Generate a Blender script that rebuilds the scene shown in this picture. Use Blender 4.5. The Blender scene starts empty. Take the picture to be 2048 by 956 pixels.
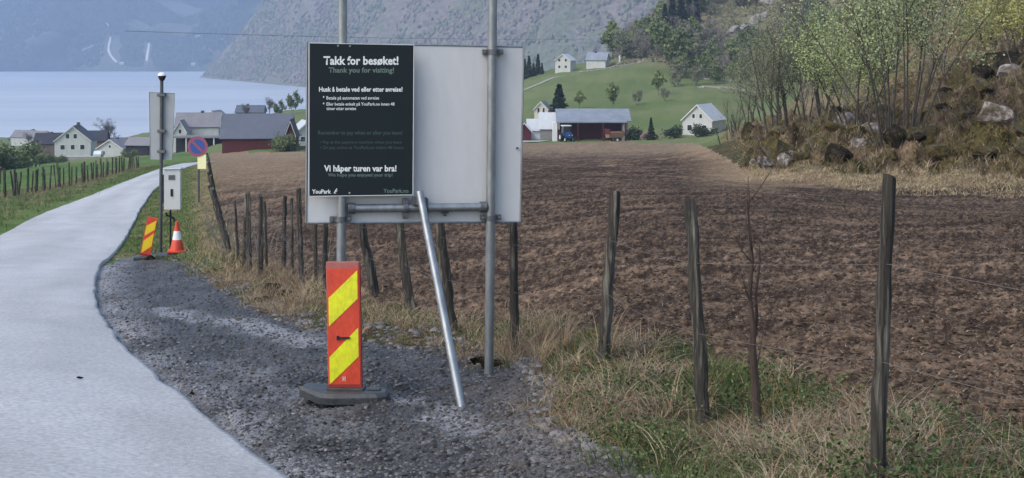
import bpy, math, random
import numpy as np
from mathutils import Vector, Matrix
R = math.radians
random.seed(7)
RNG = np.random.default_rng(11)

# ------------------------------------------------------------------ camera, light, exposure
F = 2600.0; HX = 1024.0; HY = 105.0          # focal length in photo pixels, horizon row
WATER = -58.0
scene = bpy.context.scene
COL = scene.collection
cd = bpy.data.cameras.new("camera"); cam = bpy.data.objects.new("camera", cd); COL.objects.link(cam)
cd.sensor_width = 36.0; cd.lens = F / 2048.0 * 36.0
cd.shift_y = -(478.0 - HY) / 2048.0
cd.clip_start = 0.1; cd.clip_end = 12000
cam.location = (0, 0, 0); cam.rotation_euler = (R(90), 0, 0)
scene.camera = cam

SUN_EL, SUN_AZ = 46.0, 235.0
w = bpy.data.worlds.new("World"); scene.world = w; w.use_nodes = True
nt = w.node_tree; nt.nodes.clear()
sky = nt.nodes.new("ShaderNodeTexSky"); sky.sky_type = 'NISHITA'; sky.sun_disc = False
sky.sun_elevation = R(SUN_EL); sky.sun_rotation = R(SUN_AZ)
sky.air_density = 1.3; sky.dust_density = 3.0; sky.ozone_density = 1.5; sky.altitude = 60
bg = nt.nodes.new("ShaderNodeBackground"); bg.inputs[1].default_value = 0.14
wo = nt.nodes.new("ShaderNodeOutputWorld")
nt.links.new(sky.outputs[0], bg.inputs[0]); nt.links.new(bg.outputs[0], wo.inputs[0])
sd = bpy.data.lights.new("sun", 'SUN'); sd.energy = 0.85; sd.angle = R(35); sd.color = (1.0, 0.96, 0.90)
sun = bpy.data.objects.new("sun", sd); COL.objects.link(sun)
a = R(SUN_AZ)
sv = Vector((math.sin(a) * math.cos(R(SUN_EL)), math.cos(a) * math.cos(R(SUN_EL)), math.sin(R(SUN_EL))))
sun.rotation_euler = sv.to_track_quat('Z', 'Y').to_euler()
sun.location = (0, -5, 20)
vs = scene.view_settings
vs.view_transform = 'Standard'; vs.look = 'None'; vs.gamma = 1.0; vs.exposure = 0.66
vs.use_curve_mapping = False
scene.cycles.max_bounces = 6; scene.cycles.diffuse_bounces = 3; scene.cycles.glossy_bounces = 2
scene.cycles.transmission_bounces = 2; scene.cycles.volume_bounces = 1; scene.cycles.transparent_max_bounces = 8
scene.cycles.use_denoising = True
scene.cycles.caustics_reflective = False; scene.cycles.caustics_refractive = False

# ------------------------------------------------------------------ materials
def _n(nt, t, **k):
    n = nt.nodes.new(t)
    for a_, b_ in k.items(): setattr(n, a_, b_)
    return n
def mat(name, c1, c2=None, c3=None, scale=1.0, rough=0.8, bump=0.0, bscale=None, metal=0.0, spec=0.3,
        stretch=(1, 1, 1), detail=6, attr=None, speck=0.0, sscale=40, contrast=0.18, distort=0.0):
    m = bpy.data.materials.new(name); m.use_nodes = True
    t = m.node_tree; L = t.links; b = t.nodes['Principled BSDF']
    b.inputs['Roughness'].default_value = rough; b.inputs['Metallic'].default_value = metal
    b.inputs['Specular IOR Level'].default_value = spec
    tc = _n(t, 'ShaderNodeTexCoord'); mp = _n(t, 'ShaderNodeMapping'); mp.inputs['Scale'].default_value = stretch
    L.new(tc.outputs['Object'], mp.inputs[0])
    nz = _n(t, 'ShaderNodeTexNoise'); nz.inputs['Scale'].default_value = scale; nz.inputs['Detail'].default_value = detail
    nz.inputs['Roughness'].default_value = 0.65; nz.inputs['Distortion'].default_value = distort
    L.new(mp.outputs[0], nz.inputs['Vector'])
    c2 = c2 or tuple(x * 0.75 for x in c1)
    cr = _n(t, 'ShaderNodeValToRGB'); e = cr.color_ramp.elements
    e[0].position = 0.5 - contrast; e[0].color = (*c1, 1); e[1].position = 0.5 + contrast; e[1].color = (*c2, 1)
    if c3:
        e[1].position = 0.5; q = e.new(0.5 + contrast); q.color = (*c3, 1)
    L.new(nz.outputs['Fac'], cr.inputs[0])
    out = cr.outputs[0]
    if attr:
        at = _n(t, 'ShaderNodeAttribute', attribute_name=attr)
        mx = _n(t, 'ShaderNodeMix', data_type='RGBA', blend_type='MULTIPLY'); mx.inputs[0].default_value = 1
        L.new(at.outputs['Color'], mx.inputs[6]); L.new(out, mx.inputs[7]); out = mx.outputs[2]
    if speck:
        n2 = _n(t, 'ShaderNodeTexNoise'); n2.inputs['Scale'].default_value = sscale; n2.inputs['Detail'].default_value = 3
        L.new(mp.outputs[0], n2.inputs['Vector'])
        mr = _n(t, 'ShaderNodeMapRange'); mr.inputs[1].default_value = 0.3; mr.inputs[2].default_value = 0.7
        mr.inputs[3].default_value = 1 - speck; mr.inputs[4].default_value = 1 + speck
        L.new(n2.outputs['Fac'], mr.inputs[0])
        cb = _n(t, 'ShaderNodeCombineColor')
        for i in range(3): L.new(mr.outputs[0], cb.inputs[i])
        mx = _n(t, 'ShaderNodeMix', data_type='RGBA', blend_type='MULTIPLY'); mx.inputs[0].default_value = 1
        L.new(out, mx.inputs[6]); L.new(cb.outputs[0], mx.inputs[7]); out = mx.outputs[2]
    L.new(out, b.inputs['Base Color'])
    if bump:
        n3 = _n(t, 'ShaderNodeTexNoise'); n3.inputs['Scale'].default_value = bscale or scale * 3; n3.inputs['Detail'].default_value = 8
        n3.inputs['Roughness'].default_value = 0.7
        L.new(mp.outputs[0], n3.inputs['Vector'])
        bp = _n(t, 'ShaderNodeBump'); bp.inputs['Strength'].default_value = 1.0; bp.inputs['Distance'].default_value = bump
        L.new(n3.outputs['Fac'], bp.inputs['Height']); L.new(bp.outputs[0], b.inputs['Normal'])
    return m
def flat(name, c, rough=0.6, metal=0.0, spec=0.3, var=0.12, scale=3.0):
    return mat(name, tuple(x * (1 + var) for x in c), tuple(x * (1 - var) for x in c), scale=scale, rough=rough, metal=metal, spec=spec)

# ------------------------------------------------------------------ noise
_P = RNG.permutation(256); _P = np.concatenate([_P, _P, _P])
_G = RNG.uniform(-1, 1, (256, 2)); _G /= np.linalg.norm(_G, axis=1)[:, None]
def perlin(x, y):
    xi = np.floor(x).astype(int); yi = np.floor(y).astype(int); xf = x - xi; yf = y - yi
    xi &= 255; yi &= 255
    u = xf * xf * xf * (xf * (xf * 6 - 15) + 10); v = yf * yf * yf * (yf * (yf * 6 - 15) + 10)
    def g(a_, b_, fx, fy):
        h = _P[_P[a_] + b_]; return _G[h, 0] * fx + _G[h, 1] * fy
    n00 = g(xi, yi, xf, yf); n10 = g((xi + 1) & 255, yi, xf - 1, yf)
    n01 = g(xi, (yi + 1) & 255, xf, yf - 1); n11 = g((xi + 1) & 255, (yi + 1) & 255, xf - 1, yf - 1)
    return (n00 * (1 - u) + n10 * u) * (1 - v) + (n01 * (1 - u) + n11 * u) * v
def fbm(x, y, o=4, lac=2.1, gain=0.5):
    x = np.asarray(x, float); y = np.asarray(y, float); s = 0; a_ = 1.0; f = 1.0
    for i in range(o):
        s = s + a_ * perlin(x * f + 17.3 * i, y * f + 5.1 * i); a_ *= gain; f *= lac
    return s
def ridged(x, y, o=4):
    s = 0; a_ = 1.0; f = 1.0
    for i in range(o):
        s = s + a_ * (1 - 2 * np.abs(perlin(x * f + 9.7 * i, y * f + 3.3 * i))); a_ *= 0.5; f *= 2.1
    return s
def sstep(a_, b_, x):
    t = np.clip((x - a_) / (b_ - a_), 0, 1); return t * t * (3 - 2 * t)

# ------------------------------------------------------------------ object helpers
def tag(o, label=None, cat=None, group=None, kind=None):
    if label: o['label'] = label
    if cat: o['category'] = cat
    if group: o['group'] = group
    if kind: o['kind'] = kind
    return o
def thing(name, label, cat, loc=(0, 0, 0), rz=0.0, group=None):
    o = bpy.data.objects.new(name, None); COL.objects.link(o); o.empty_display_size = 0.2
    o.location = loc; o.rotation_euler = (0, 0, rz)
    return tag(o, label, cat, group)
class MB:
    def __init__(s): s.v = []; s.f = []
    def add(s, v, f, M=None):
        n = len(s.v)
        s.v += [tuple(M @ Vector(p)) if M else tuple(p) for p in v]
        s.f += [tuple(i + n for i in q) for q in f]; return s
    def box(s, x0, x1, y0, y1, z0, z1, M=None):
        v = [(x0, y0, z0), (x1, y0, z0), (x1, y1, z0), (x0, y1, z0), (x0, y0, z1), (x1, y0, z1), (x1, y1, z1), (x0, y1, z1)]
        return s.add(v, [(0, 3, 2, 1), (4, 5, 6, 7), (0, 1, 5, 4), (1, 2, 6, 5), (2, 3, 7, 6), (3, 0, 4, 7)], M)
    def tube(s, pts, rad, n=10, cap=True):
        pts = [Vector(p) for p in pts]; k = len(pts)
        if not hasattr(rad, '__len__'): rad = [rad] * k
        v = []; f = []; prev = None
        for i, p in enumerate(pts):
            d = (pts[min(i + 1, k - 1)] - pts[max(i - 1, 0)]).normalized()
            if prev is None:
                u = d.orthogonal().normalized()
            else:
                u = (prev - d * prev.dot(d)); u = u.normalized() if u.length > 1e-6 else d.orthogonal().normalized()
            prev = u; w_ = d.cross(u)
            for j in range(n):
                a_ = 2 * math.pi * j / n
                v.append(p + (u * math.cos(a_) + w_ * math.sin(a_)) * rad[i])
        for i in range(k - 1):
            for j in range(n):
                f.append((i * n + j, i * n + (j + 1) % n, (i + 1) * n + (j + 1) % n, (i + 1) * n + j))
        if cap:
            f.append(tuple(range(n - 1, -1, -1))); f.append(tuple((k - 1) * n + j for j in range(n)))
        return s.add(v, f)
    def lathe(s, prof, n=20, c=(0, 0)):
        v = []; f = []; k = len(prof)
        for r, z in prof:
            for j in range(n):
                a_ = 2 * math.pi * j / n; v.append((c[0] + r * math.cos(a_), c[1] + r * math.sin(a_), z))
        for i in range(k - 1):
            for j in range(n):
                f.append((i * n + j, i * n + (j + 1) % n, (i + 1) * n + (j + 1) % n, (i + 1) * n + j))
        f.append(tuple(range(n - 1, -1, -1))); f.append(tuple((k - 1) * n + j for j in range(n)))
        return s.add(v, f)
    def prism(s, poly, y0, y1, M=None):       # polygon in xz, extruded along y
        n = len(poly); v = [(x, y0, z) for x, z in poly] + [(x, y1, z) for x, z in poly]
        f = [tuple(range(n)), tuple(range(2 * n - 1, n - 1, -1))]
        f += [(i + n, (i + 1) % n + n, (i + 1) % n, i) for i in range(n)]
        return s.add(v, f, M)
    def build(s, name, m, parent=None, smooth=False, bevel=0.0, loc=None):
        me = bpy.data.meshes.new(name); me.from_pydata(s.v, [], s.f); me.materials.append(m)
        if smooth:
            me.polygons.foreach_set('use_smooth', [True] * len(me.polygons))
            me.set_sharp_from_angle(angle=R(40))
        me.update()
        o = bpy.data.objects.new(name, me); COL.objects.link(o)
        if bevel:
            b = o.modifiers.new('bevel', 'BEVEL'); b.width = bevel; b.segments = 2; b.limit_method = 'ANGLE'
        if parent: o.parent = parent
        if loc: o.location = loc
        return o
def npmesh(name, V, Q, m, cols=None, smooth=False, parent=None):
    """mesh from numpy arrays; Q is (n,3) or (n,4)"""
    V = np.ascontiguousarray(V, dtype=np.float32); Q = np.ascontiguousarray(Q, dtype=np.int32)
    me = bpy.data.meshes.new(name); k = Q.shape[1]
    me.vertices.add(len(V)); me.vertices.foreach_set('co', V.ravel())
    me.loops.add(Q.size); me.loops.foreach_set('vertex_index', Q.ravel())
    me.polygons.add(len(Q)); me.polygons.foreach_set('loop_start', np.arange(0, Q.size, k, dtype=np.int32))
    me.polygons.foreach_set('loop_total', np.full(len(Q), k, dtype=np.int32))
    me.polygons.foreach_set('use_smooth', np.full(len(Q), smooth))
    me.update(calc_edges=True)
    if cols is not None:
        ca = me.color_attributes.new('Col', 'FLOAT_COLOR', 'POINT')
        c4 = np.ones((len(V), 4), np.float32); c4[:, :3] = cols; ca.data.foreach_set('color', c4.ravel())
    for mm in (m if isinstance(m, (list, tuple)) else [m]): me.materials.append(mm)
    o = bpy.data.objects.new(name, me); COL.objects.link(o)
    if parent: o.parent = parent
    return o
def copy_tree(o, parent=None):
    c = o.copy(); COL.objects.link(c); c.parent = parent
    for ch in list(o.children): copy_tree(ch, c)
    return c

# ------------------------------------------------------------------ ground height
CP = [  # photo column, photo row, distance in metres of ground points read off the photograph
 (320,515,27.5),(685,790,10.0),(920,818,9.6),(977,768,10.2),(1205,715,9.7),(1410,832,7.5),(1755,948,5.5),(1030,703,11.5),
 (905,672,12.8),(820,614,14.5),(750,590,16),(605,563,18.5),(567,531,20),(500,543,20.5),(462,505,23),(430,405,40),
 (418,330,90),(20,432,39),(210,366,72),(20,1190,5),(560,956,7.4),(200,565,19.5),(0,475,33),(385,326,130),
 (1600,500,16),(1600,395,27),(1600,1010,5.2),(1300,470,18),(1300,390,29),(1300,330,58),(2048,560,12),(2048,430,22),(2500,560,12),(2500,420,22),
 (2500,1500,3),(1500,1600,3),(2048,1110,4.6),
 (1000,370,40),(1000,318,100),(1100,290,230),(700,318,150),(700,302,230),(440,309,230),(1400,289,215),(1250,288,230),
 (1000,283,255),(1100,283,252),(1240,283,255),(1150,210,330),(1150,166,400),(1130,139,437),(1200,133,437),(1100,158,600),(1100,200,900),(1400,256,272),(1400,200,330),(1400,150,400),
 (1400,95,450),(1400,40,500),(1400,-20,600),(1250,112,470),(1250,125,600),(1250,190,900),(1050,163,430),(1000,180,430),(850,220,400),(850,260,300),(850,260,600),(850,275,900),
 (600,255,330),(600,222,400),(600,226,480),(600,262,900),(450,285,300),(440,250,440),(440,262,700),(300,300,380),(300,264,520),(300,275,800),(200,315,320),(200,288,560),(200,278,840),
 (0,335,250),(0,312,350),(0,292,560),(0,276,860),(-500,335,250),(-500,300,500),(-500,280,860),(-500,450,38),(-500,360,100),(0,375,100),(200,335,150),
 (1440,310,105),(1500,345,51),(1700,356,44),(1850,360,42),(2048,366,40),(2500,380,38),
 (1500,295,62),(1500,272,90),(1500,258,180),(1500,205,330),(1500,120,420),(1500,20,520),(1500,-60,650),
 (1600,300,56),(1600,262,70),(1600,256,100),(1600,250,190),(1600,190,320),(1600,100,420),(1600,0,500),(1600,-100,650),
 (1750,300,51),(1750,238,62),(1750,215,85),(1750,190,130),(1750,150,220),(1750,40,380),(1750,-90,560),
 (1900,305,47),(1900,232,56),(1900,175,68),(1900,110,95),(1900,40,150),(1900,-60,260),(1900,-200,500),
 (2048,310,44),(2048,225,53),(2048,140,66),(2048,70,90),(2048,-40,150),(2048,-180,300),(2500,290,43),(2500,120,60),(2500,-150,130),(2500,-300,300),
]
def _uv(px, Y): return (px - HX) / 420.0, np.log(Y) * 1.25
_c = np.array(CP, float); _u, _v = _uv(_c[:, 0], _c[:, 2])
_t = (_c[:, 1] - HY) - F * (1.9 / _c[:, 2] + 0.07)
_wt = 1.0
_D = np.hypot(_u[:, None] - _u[None], _v[:, None] - _v[None])
def _phi(r): return np.where(r > 1e-9, r * r * np.log(np.maximum(r, 1e-9)), 0)
_n0 = len(_c); _A = np.zeros((_n0 + 3, _n0 + 3)); _A[:_n0, :_n0] = _phi(_D) + np.eye(_n0) * 0.01
_A[:_n0, _n0] = 1; _A[:_n0, _n0 + 1] = _u; _A[:_n0, _n0 + 2] = _v; _A[_n0:, :_n0] = _A[:_n0, _n0:].T
_W = np.linalg.solve(_A, np.concatenate([_t, [0, 0, 0]]))
def row_of(px, Y):                       # photo row of the bare ground
    px = np.asarray(px, float); Y = np.asarray(Y, float); shp = np.broadcast(px, Y).shape
    px = np.broadcast_to(px, shp).ravel(); Y = np.maximum(np.broadcast_to(Y, shp).ravel(), 0.5)
    pc = np.clip(px, -700, 2700)
    u, v = _uv(pc, np.clip(Y, 2.5, 950)); out = np.full(len(u), _W[_n0]) + _W[_n0 + 1] * u + _W[_n0 + 2] * v
    for i in range(_n0):
        out += _W[i] * _phi(np.hypot(u - _u[i], v - _v[i]))
    out = np.where(Y < 2.5, out * Y / 2.5 , out)
    return (out + F * (1.9 / Y + 0.07) + HY).reshape(shp)
def H(X, Y):
    X = np.asarray(X, float); Y = np.asarray(Y, float)
    return -(row_of(HX + F * X / np.maximum(Y, 0.5), Y) - HY) / F * np.maximum(Y, 0.5)
_ds = np.exp(np.linspace(math.log(2.0), math.log(1000), 2500))
def at(px, py, dmin=0, dmax=1e9):        # first ground point under a photo pixel
    r = row_of(np.full(len(_ds), float(px)), _ds); m = (_ds >= dmin) & (_ds <= dmax)
    rr, dd = r[m], _ds[m]; k = np.where(rr <= py)[0]
    d = dd[k[0]] if len(k) else dd[-1]
    X = (px - HX) / F * d
    return Vector((X, d, float(H(X, d))))
def gp(px, d, dz=0.0):                   # ground point in a photo column at a distance
    X = (px - HX) / F * d
    return Vector((X, d, float(H(X, d)) + dz))
def P(px, py, d): return Vector(((px - HX) / F * d, d, -(py - HY) / F * d))
HAZE = 0.00024
# ------------------------------------------------------------------ land sheets
def inpoly(px, py, poly):
    ins = np.zeros(px.shape, bool); n = len(poly); j = n - 1
    for i in range(n):
        xi, yi = poly[i]; xj, yj = poly[j]
        c = ((yi > py) != (yj > py)) & (px < (xj - xi) * (py - yi) / (yj - yi + 1e-12) + xi); ins ^= c; j = i
    return ins
def blur(a_, k):
    for ax in (0, 1):
        for _ in range(2):
            s = np.zeros_like(a_); 
            for o in range(-k, k + 1): s += np.roll(a_, o, ax)
            a_ = s / (2 * k + 1)
    return a_
cols_ = np.concatenate([np.arange(-900, -60, 14), np.arange(-60, 2110, 3.2), np.arange(2110, 2900, 14)])
rows_ = [1.2]
while rows_[-1] < 1000:
    d = rows_[-1]; rows_.append(d * math.exp(min(max(0.00062 * d, 0.0030), 0.011 if d < 110 else 0.02)))
rows_ = np.array(rows_)
GX, GD = np.meshgrid(cols_, rows_)
PY0 = row_of(GX, GD)
WX = (GX - HX) / F * GD; WZ = -(PY0 - HY) / F * GD

FIELD = [(418,306),(424,340),(436,420),(478,515),(600,556),(740,596),(900,640),(1080,640),(1250,668),(1480,712),(1580,765),(1800,812),(2048,875),(2900,1200),(2900,385),(2048,366),(1700,356),(1500,346),(1440,312),(1400,290),(1250,287),(1040,289),(600,304)]
GRAVEL = [(200,530),(262,512),(370,522),(430,575),(520,625),(620,655),(720,680),(850,700),(1040,735),(1085,780),(1075,835),(1170,895),(1280,960),(1600,1500),(1900,3200),(-500,3200),(100,1300),(-100,700)]
ROADZONE_R = [(1.2,1.2),(2,1.0),(4,0.3),(6,-0.65),(7.4,-1.33),(9.3,-2.25),(11.9,-3.5),(14.9,-4.72),(17.5,-5.62),(20.5,-6.55),(25,-7.9),(33,-9.8),(42,-12.0),(53,-14.6),(62,-16.5),(84,-21.3),(105,-25.2),(130,-29.5),(160,-32)]
ROADZONE_L = [(1.2,-3.3),(3,-3.8),(7,-5.6),(12,-7.9),(20,-10.4),(27,-11.9),(33,-13.0),(42,-14.9),(53,-17.1),(70,-20.7),(94,-25.6),(112,-29.3),(130,-32.8),(160,-36)]
_rd, _rx = zip(*ROADZONE_R); _ld, _lx = zip(*ROADZONE_L)
def road_r(d): return np.interp(d, _rd, _rx)
def road_l(d): return np.interp(d, _ld, _lx)
jit = fbm(WX * 2.5, GD * 2.5, 3) * 0.35
pxj = GX + jit * F / GD * 0.35; pyj = PY0 + fbm(WX * 1.7 + 40, GD * 1.7, 3) * 190 / np.maximum(GD, 4)
near = GD < 245
is_field = inpoly(pxj, pyj, FIELD) & near
is_gravel = inpoly(pxj, pyj, GRAVEL) & (GD < 60) & ~is_field
def knoll_edge(px): return np.interp(px, [1400,1440,1500,1700,1850,2048,2500], [400,105,51.5,44,42,40.5,38.5])
is_knoll = (GX > 1440) & (GD > knoll_edge(GX) * (1 + 0.02 * fbm(WX, GD, 2))) & ~is_field & (GD < 240 + (GX - 1440) * 0.5)
is_left = (WX < road_l(GD)) & (GD < 260) & (GX < 700)
rr = np.minimum(GD, 160)
on_road = (WX < road_r(rr) + 0.12) & (WX > road_l(rr) - 0.12) & (GD < 128)
mf = blur(is_field.astype(float), 4); mg = blur(is_gravel.astype(float), 4); mk = blur(is_knoll.astype(float), 5)
mr = blur(on_road.astype(float), 3)
dz = np.zeros_like(WZ)
nearf = sstep(90, 25, GD)
clod = fbm(WX * 0.9, GD * 1.3, 2) * 0.05 + np.clip(fbm(WX * 6 + 3, GD * 6, 3), -0.2, 1) * 0.03 + np.clip(fbm(WX * 15, GD * 15, 3), -.1, 1) * 0.045
dz += mf * clod * nearf
dz += mf * (1 - nearf) * fbm(WX * 0.4, GD * 0.4, 3) * 0.12
verge = np.clip(1 - mf - mg - mk, 0, 1)
dz += verge * ((fbm(WX * 1.2, GD * 1.2, 4) * 0.10) * sstep(4, 12, GD) - .03 * sstep(12, 8, GD)) * (1 - mr) * sstep(400, 40, GD)
dz += verge * fbm(WX * 0.06, GD * 0.06, 4) * 1.2 * sstep(120, 300, GD)
dz += mg * (fbm(WX * 1.2, GD * 1.6, 3) * 0.07 + np.abs(fbm(WX * 6, GD * 6, 3)) * 0.03 + fbm(WX * 22, GD * 22, 2) * .012) * (1 - mr)
dz -= mr * 0.035
rk = (ridged(WX * 0.28, GD * 0.28, 5) - 1.0) * 0.75 + fbm(WX * 1.1, GD * 1.1, 5) * 0.55 + np.clip(fbm(WX * .5 + 9, GD * .5, 3), 0, 1) * 0.9 + np.round(fbm(WX * .35 + 3, GD * .35, 4) * 4) * .16
dz += mk * rk * sstep(260, 90, GD) + mk * sstep(90, 260, GD) * fbm(WX * 0.1, GD * 0.1, 5) * 4
WZ = WZ + dz
Vall = np.stack([WX, GD, WZ], -1).reshape(-1, 3)
nr, nc = WX.shape

def mixc(a_, b_, t): return np.array(a_) * (1 - t[..., None]) + np.array(b_) * t[..., None]
# colours of the cover (plants, soil, straw); the bank's also holds painted shade
n1 = fbm(WX * 0.9, GD * 0.9, 4); n2 = fbm(WX * 3.1 + 7, GD * 3.1, 4); n3 = fbm(WX * 0.05 + 2, GD * 0.05, 4)
straw = (0.34, 0.25, 0.155); green = (0.10, 0.14, 0.045); soil = (0.085, 0.060, 0.046); moss = (0.17, 0.135, 0.045)
C_verge = mixc((0.045, 0.055, 0.022), (0.11, 0.08, 0.045), sstep(-0.25, 0.3, n1 + 0.5 * n2)); C_verge = C_verge * (1 - sstep(0.1, 0.5, n2)[..., None] * 0.6) + np.array(soil) * sstep(0.1, 0.5, n2)[..., None] * 0.6
farm = sstep(60, 200, GD)
gm = mixc((0.13, 0.175, 0.065), (0.17, 0.20, 0.088), sstep(-0.3, 0.3, n3))
C_verge = C_verge * (1 - farm[..., None]) + gm * farm[..., None]
# rougher brown pasture up the hill and beside farm
rough = sstep(1180, 1330, GX + n3 * 200) * sstep(405, 455, GD + (GX - 1250) * 0.12) + sstep(1400, 1480, GX) * sstep(380, 430, GD)
rough = np.clip(rough, 0, 1)
rc = mixc((0.27, 0.225, 0.14), (0.15, 0.175, 0.08), sstep(-0.3, 0.3, fbm(WX * 0.08, GD * 0.08, 5)))
C_verge = C_verge * (1 - rough[..., None]) + rc * rough[..., None]
lm = is_left & (GD < 255)
gl = mixc((0.075, 0.145, 0.035), (0.12, 0.19, 0.06), sstep(-0.3, 0.3, n3 + n1 * 0.4))
dl = np.abs(WX - (road_l(rr) - 3.9)); bw = sstep(4.2, 2.5, dl) * 0.75 * sstep(-0.5, 0.2, n1 + .3)
glc = gl * (1 - bw[..., None]) + mixc((0.09, 0.12, 0.04), (0.20, 0.165, 0.10), sstep(-.2, .3, n1)) * bw[..., None]
C_verge = np.where(lm[..., None], glc, C_verge)
strip = (~is_left) & (GD > 21) & (GD < 130) & (GX < 440)
sgc = mixc((0.095, 0.135, 0.045), (0.23, 0.19, 0.11), sstep(-0.1, 0.35, n1 + sstep(370, 410, GX + (GD - 30) * -0.0) * 0.35 - 0.05))
C_verge = np.where(strip[..., None], sgc, C_verge)
cv = np.clip(fbm(WX * 6 + 3, GD * 6, 3), -0.3, 1) * 0.45 + fbm(WX * 13 + 5, GD * 15, 3) * .85 * sstep(80, 20, GD) + .40 * fbm(WX * 0.9, GD * 2.6, 4) + .35 * fbm(WX * .06, GD * .8, 4) + .12 * np.sin((GD + .12 * WX + 1.5 * n1) * 2 * np.pi / 1.6)
fs = sstep(-0.22, 0.42, cv)
C_field = mixc((0.046, 0.031, 0.023), (0.275, 0.195, 0.135), fs * (0.35 + .5 * sstep(-.4, .4, fbm(WX * .3, GD * .3, 3) + .15)))
edge_b = sstep(0.30, 0.13, (row_of(GX, GD) - 286) / 260.0) * 0.55
rowq = PY0
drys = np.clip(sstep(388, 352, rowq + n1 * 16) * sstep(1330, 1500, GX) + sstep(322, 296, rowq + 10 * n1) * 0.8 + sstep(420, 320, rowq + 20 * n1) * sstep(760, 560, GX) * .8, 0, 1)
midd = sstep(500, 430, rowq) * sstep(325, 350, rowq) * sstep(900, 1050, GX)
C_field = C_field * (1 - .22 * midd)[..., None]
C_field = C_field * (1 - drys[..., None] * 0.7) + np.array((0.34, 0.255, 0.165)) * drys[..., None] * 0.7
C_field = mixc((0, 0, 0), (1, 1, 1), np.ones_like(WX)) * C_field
kn = sstep(-0.3, 0.35, fbm(WX * 0.45, GD * 0.45, 5))
C_knoll = mixc((0.21, 0.165, 0.115), (0.10, 0.095, 0.04), kn)
C_knoll = C_knoll * (1 - sstep(.15, .5, fbm(WX * 1.3, GD * 1.3, 4))[..., None] * .6) + np.array((0.055, 0.042, 0.03)) * sstep(.15, .5, fbm(WX * 1.3, GD * 1.3, 4))[..., None] * .6
C_knoll = C_knoll * (0.45 + 0.55 * sstep(-.35, .1, fbm(WX * .8 + 5, GD * .8, 5)))[..., None]  # shade of the gaps between rocks and bracken, painted into the colour
up = sstep(70, 110, GD); C_knoll = C_knoll * (1 - up[..., None]) + mixc((0.25, 0.19, 0.12), (0.15, 0.16, 0.06), kn) * up[..., None]
C_grav = mixc((0.068, 0.065, 0.065), (0.024, 0.023, 0.023), sstep(-0.5, 0.5, fbm(WX * 2.3, GD * 0.9 + 5, 5)))
band = sstep(0.75, 0.1, WX - road_r(rr)) * sstep(-0.3, 0.3, n1 + 0.2)
C_grav = C_grav * (1 - 0.6 * band[..., None]) + np.array((0.36, 0.36, 0.38)) * 0.6 * band[..., None]
for pl_, wd_, am_ in (([(320, 622), (450, 645), (560, 668), (650, 695)], .38, .8), ([(700, 802), (830, 800), (930, 850), (1150, 915)], .22, .8), ([(430, 720), (560, 790), (700, 870)], .3, .4)):
    pw = [at(*q) for q in pl_]; dd_ = np.full(WX.shape, 1e9)
    for a_, b_ in zip(pw[:-1], pw[1:]):
        ex, ey = b_.x - a_.x, b_.y - a_.y; t_ = np.clip(((WX - a_.x) * ex + (GD - a_.y) * ey) / (ex * ex + ey * ey), 0, 1); dd_ = np.minimum(dd_, np.hypot(WX - a_.x - t_ * ex, GD - a_.y - t_ * ey))
    k_ = am_ * sstep(wd_, wd_ * .2, dd_ + .25 * n2); C_grav = C_grav * (1 - k_[..., None]) + np.array((0.26, 0.26, 0.275)) * k_[..., None]
brn = np.clip(sstep(860, 1040, GX + n1 * 160) * sstep(735, 790, PY0) + sstep(.62, .95, blur(mg, 6) * -1 + 1.4) * .6, 0, 1)
C_grav = C_grav * (1 - 0.6 * brn[..., None]) + np.array((0.105, 0.078, 0.060)) * 0.6 * brn[..., None]

Call = {'ground': C_verge, 'ploughed_field': C_field, 'gravel_shoulder': C_grav, 'hillside': C_knoll}
M_verge = mat('verge_soil_and_grass', (1.35, 1.3, 1.2), (0.65, 0.68, 0.7), scale=9, rough=0.95, bump=0.03, bscale=22, attr='Col', spec=0.1)
M_field = mat('ploughed_soil', (1.5, 1.45, 1.4), (0.5, 0.5, 0.51), scale=9, rough=0.95, bump=0.04, bscale=14, attr='Col', spec=0.12, contrast=0.14)
M_grav = mat('gravel', (1.6, 1.6, 1.6), (0.5, 0.5, 0.52), scale=30, rough=0.42, bump=0.02, bscale=30, attr='Col', spec=0.4, contrast=0.12)
M_knoll = mat('bracken_and_moss', (1.5, 1.4, 1.3), (0.5, 0.5, 0.52), scale=3.5, rough=0.95, bump=0.22, bscale=2.6, attr='Col', spec=0.1)
ids = np.arange(nr * nc).reshape(nr, nc)
Q = np.stack([ids[:-1, :-1], ids[:-1, 1:], ids[1:, 1:], ids[1:, :-1]], -1).reshape(-1, 4)
def fc(m_): return m_[:-1, :-1].ravel()
sel_field = fc(is_field); sel_knoll = fc(is_knoll) & ~sel_field; sel_grav = fc(is_gravel) & ~sel_field
sel_ground = ~(sel_field | sel_knoll | sel_grav)
def sheet(name, sel, m, C):
    q = Q[sel]; used, inv = np.unique(q, return_inverse=True)
    o = npmesh(name, Vall[used], inv.reshape(-1, 4), m, cols=C.reshape(-1, 3)[used], smooth=True)
    tag(o, kind='structure'); return o
sheet('ground', sel_ground, M_verge, C_verge)
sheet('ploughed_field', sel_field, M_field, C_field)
sheet('gravel_shoulder', sel_grav, M_grav, C_grav)
sheet('hillside', sel_knoll, M_knoll, C_knoll)
from bisect import bisect
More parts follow.
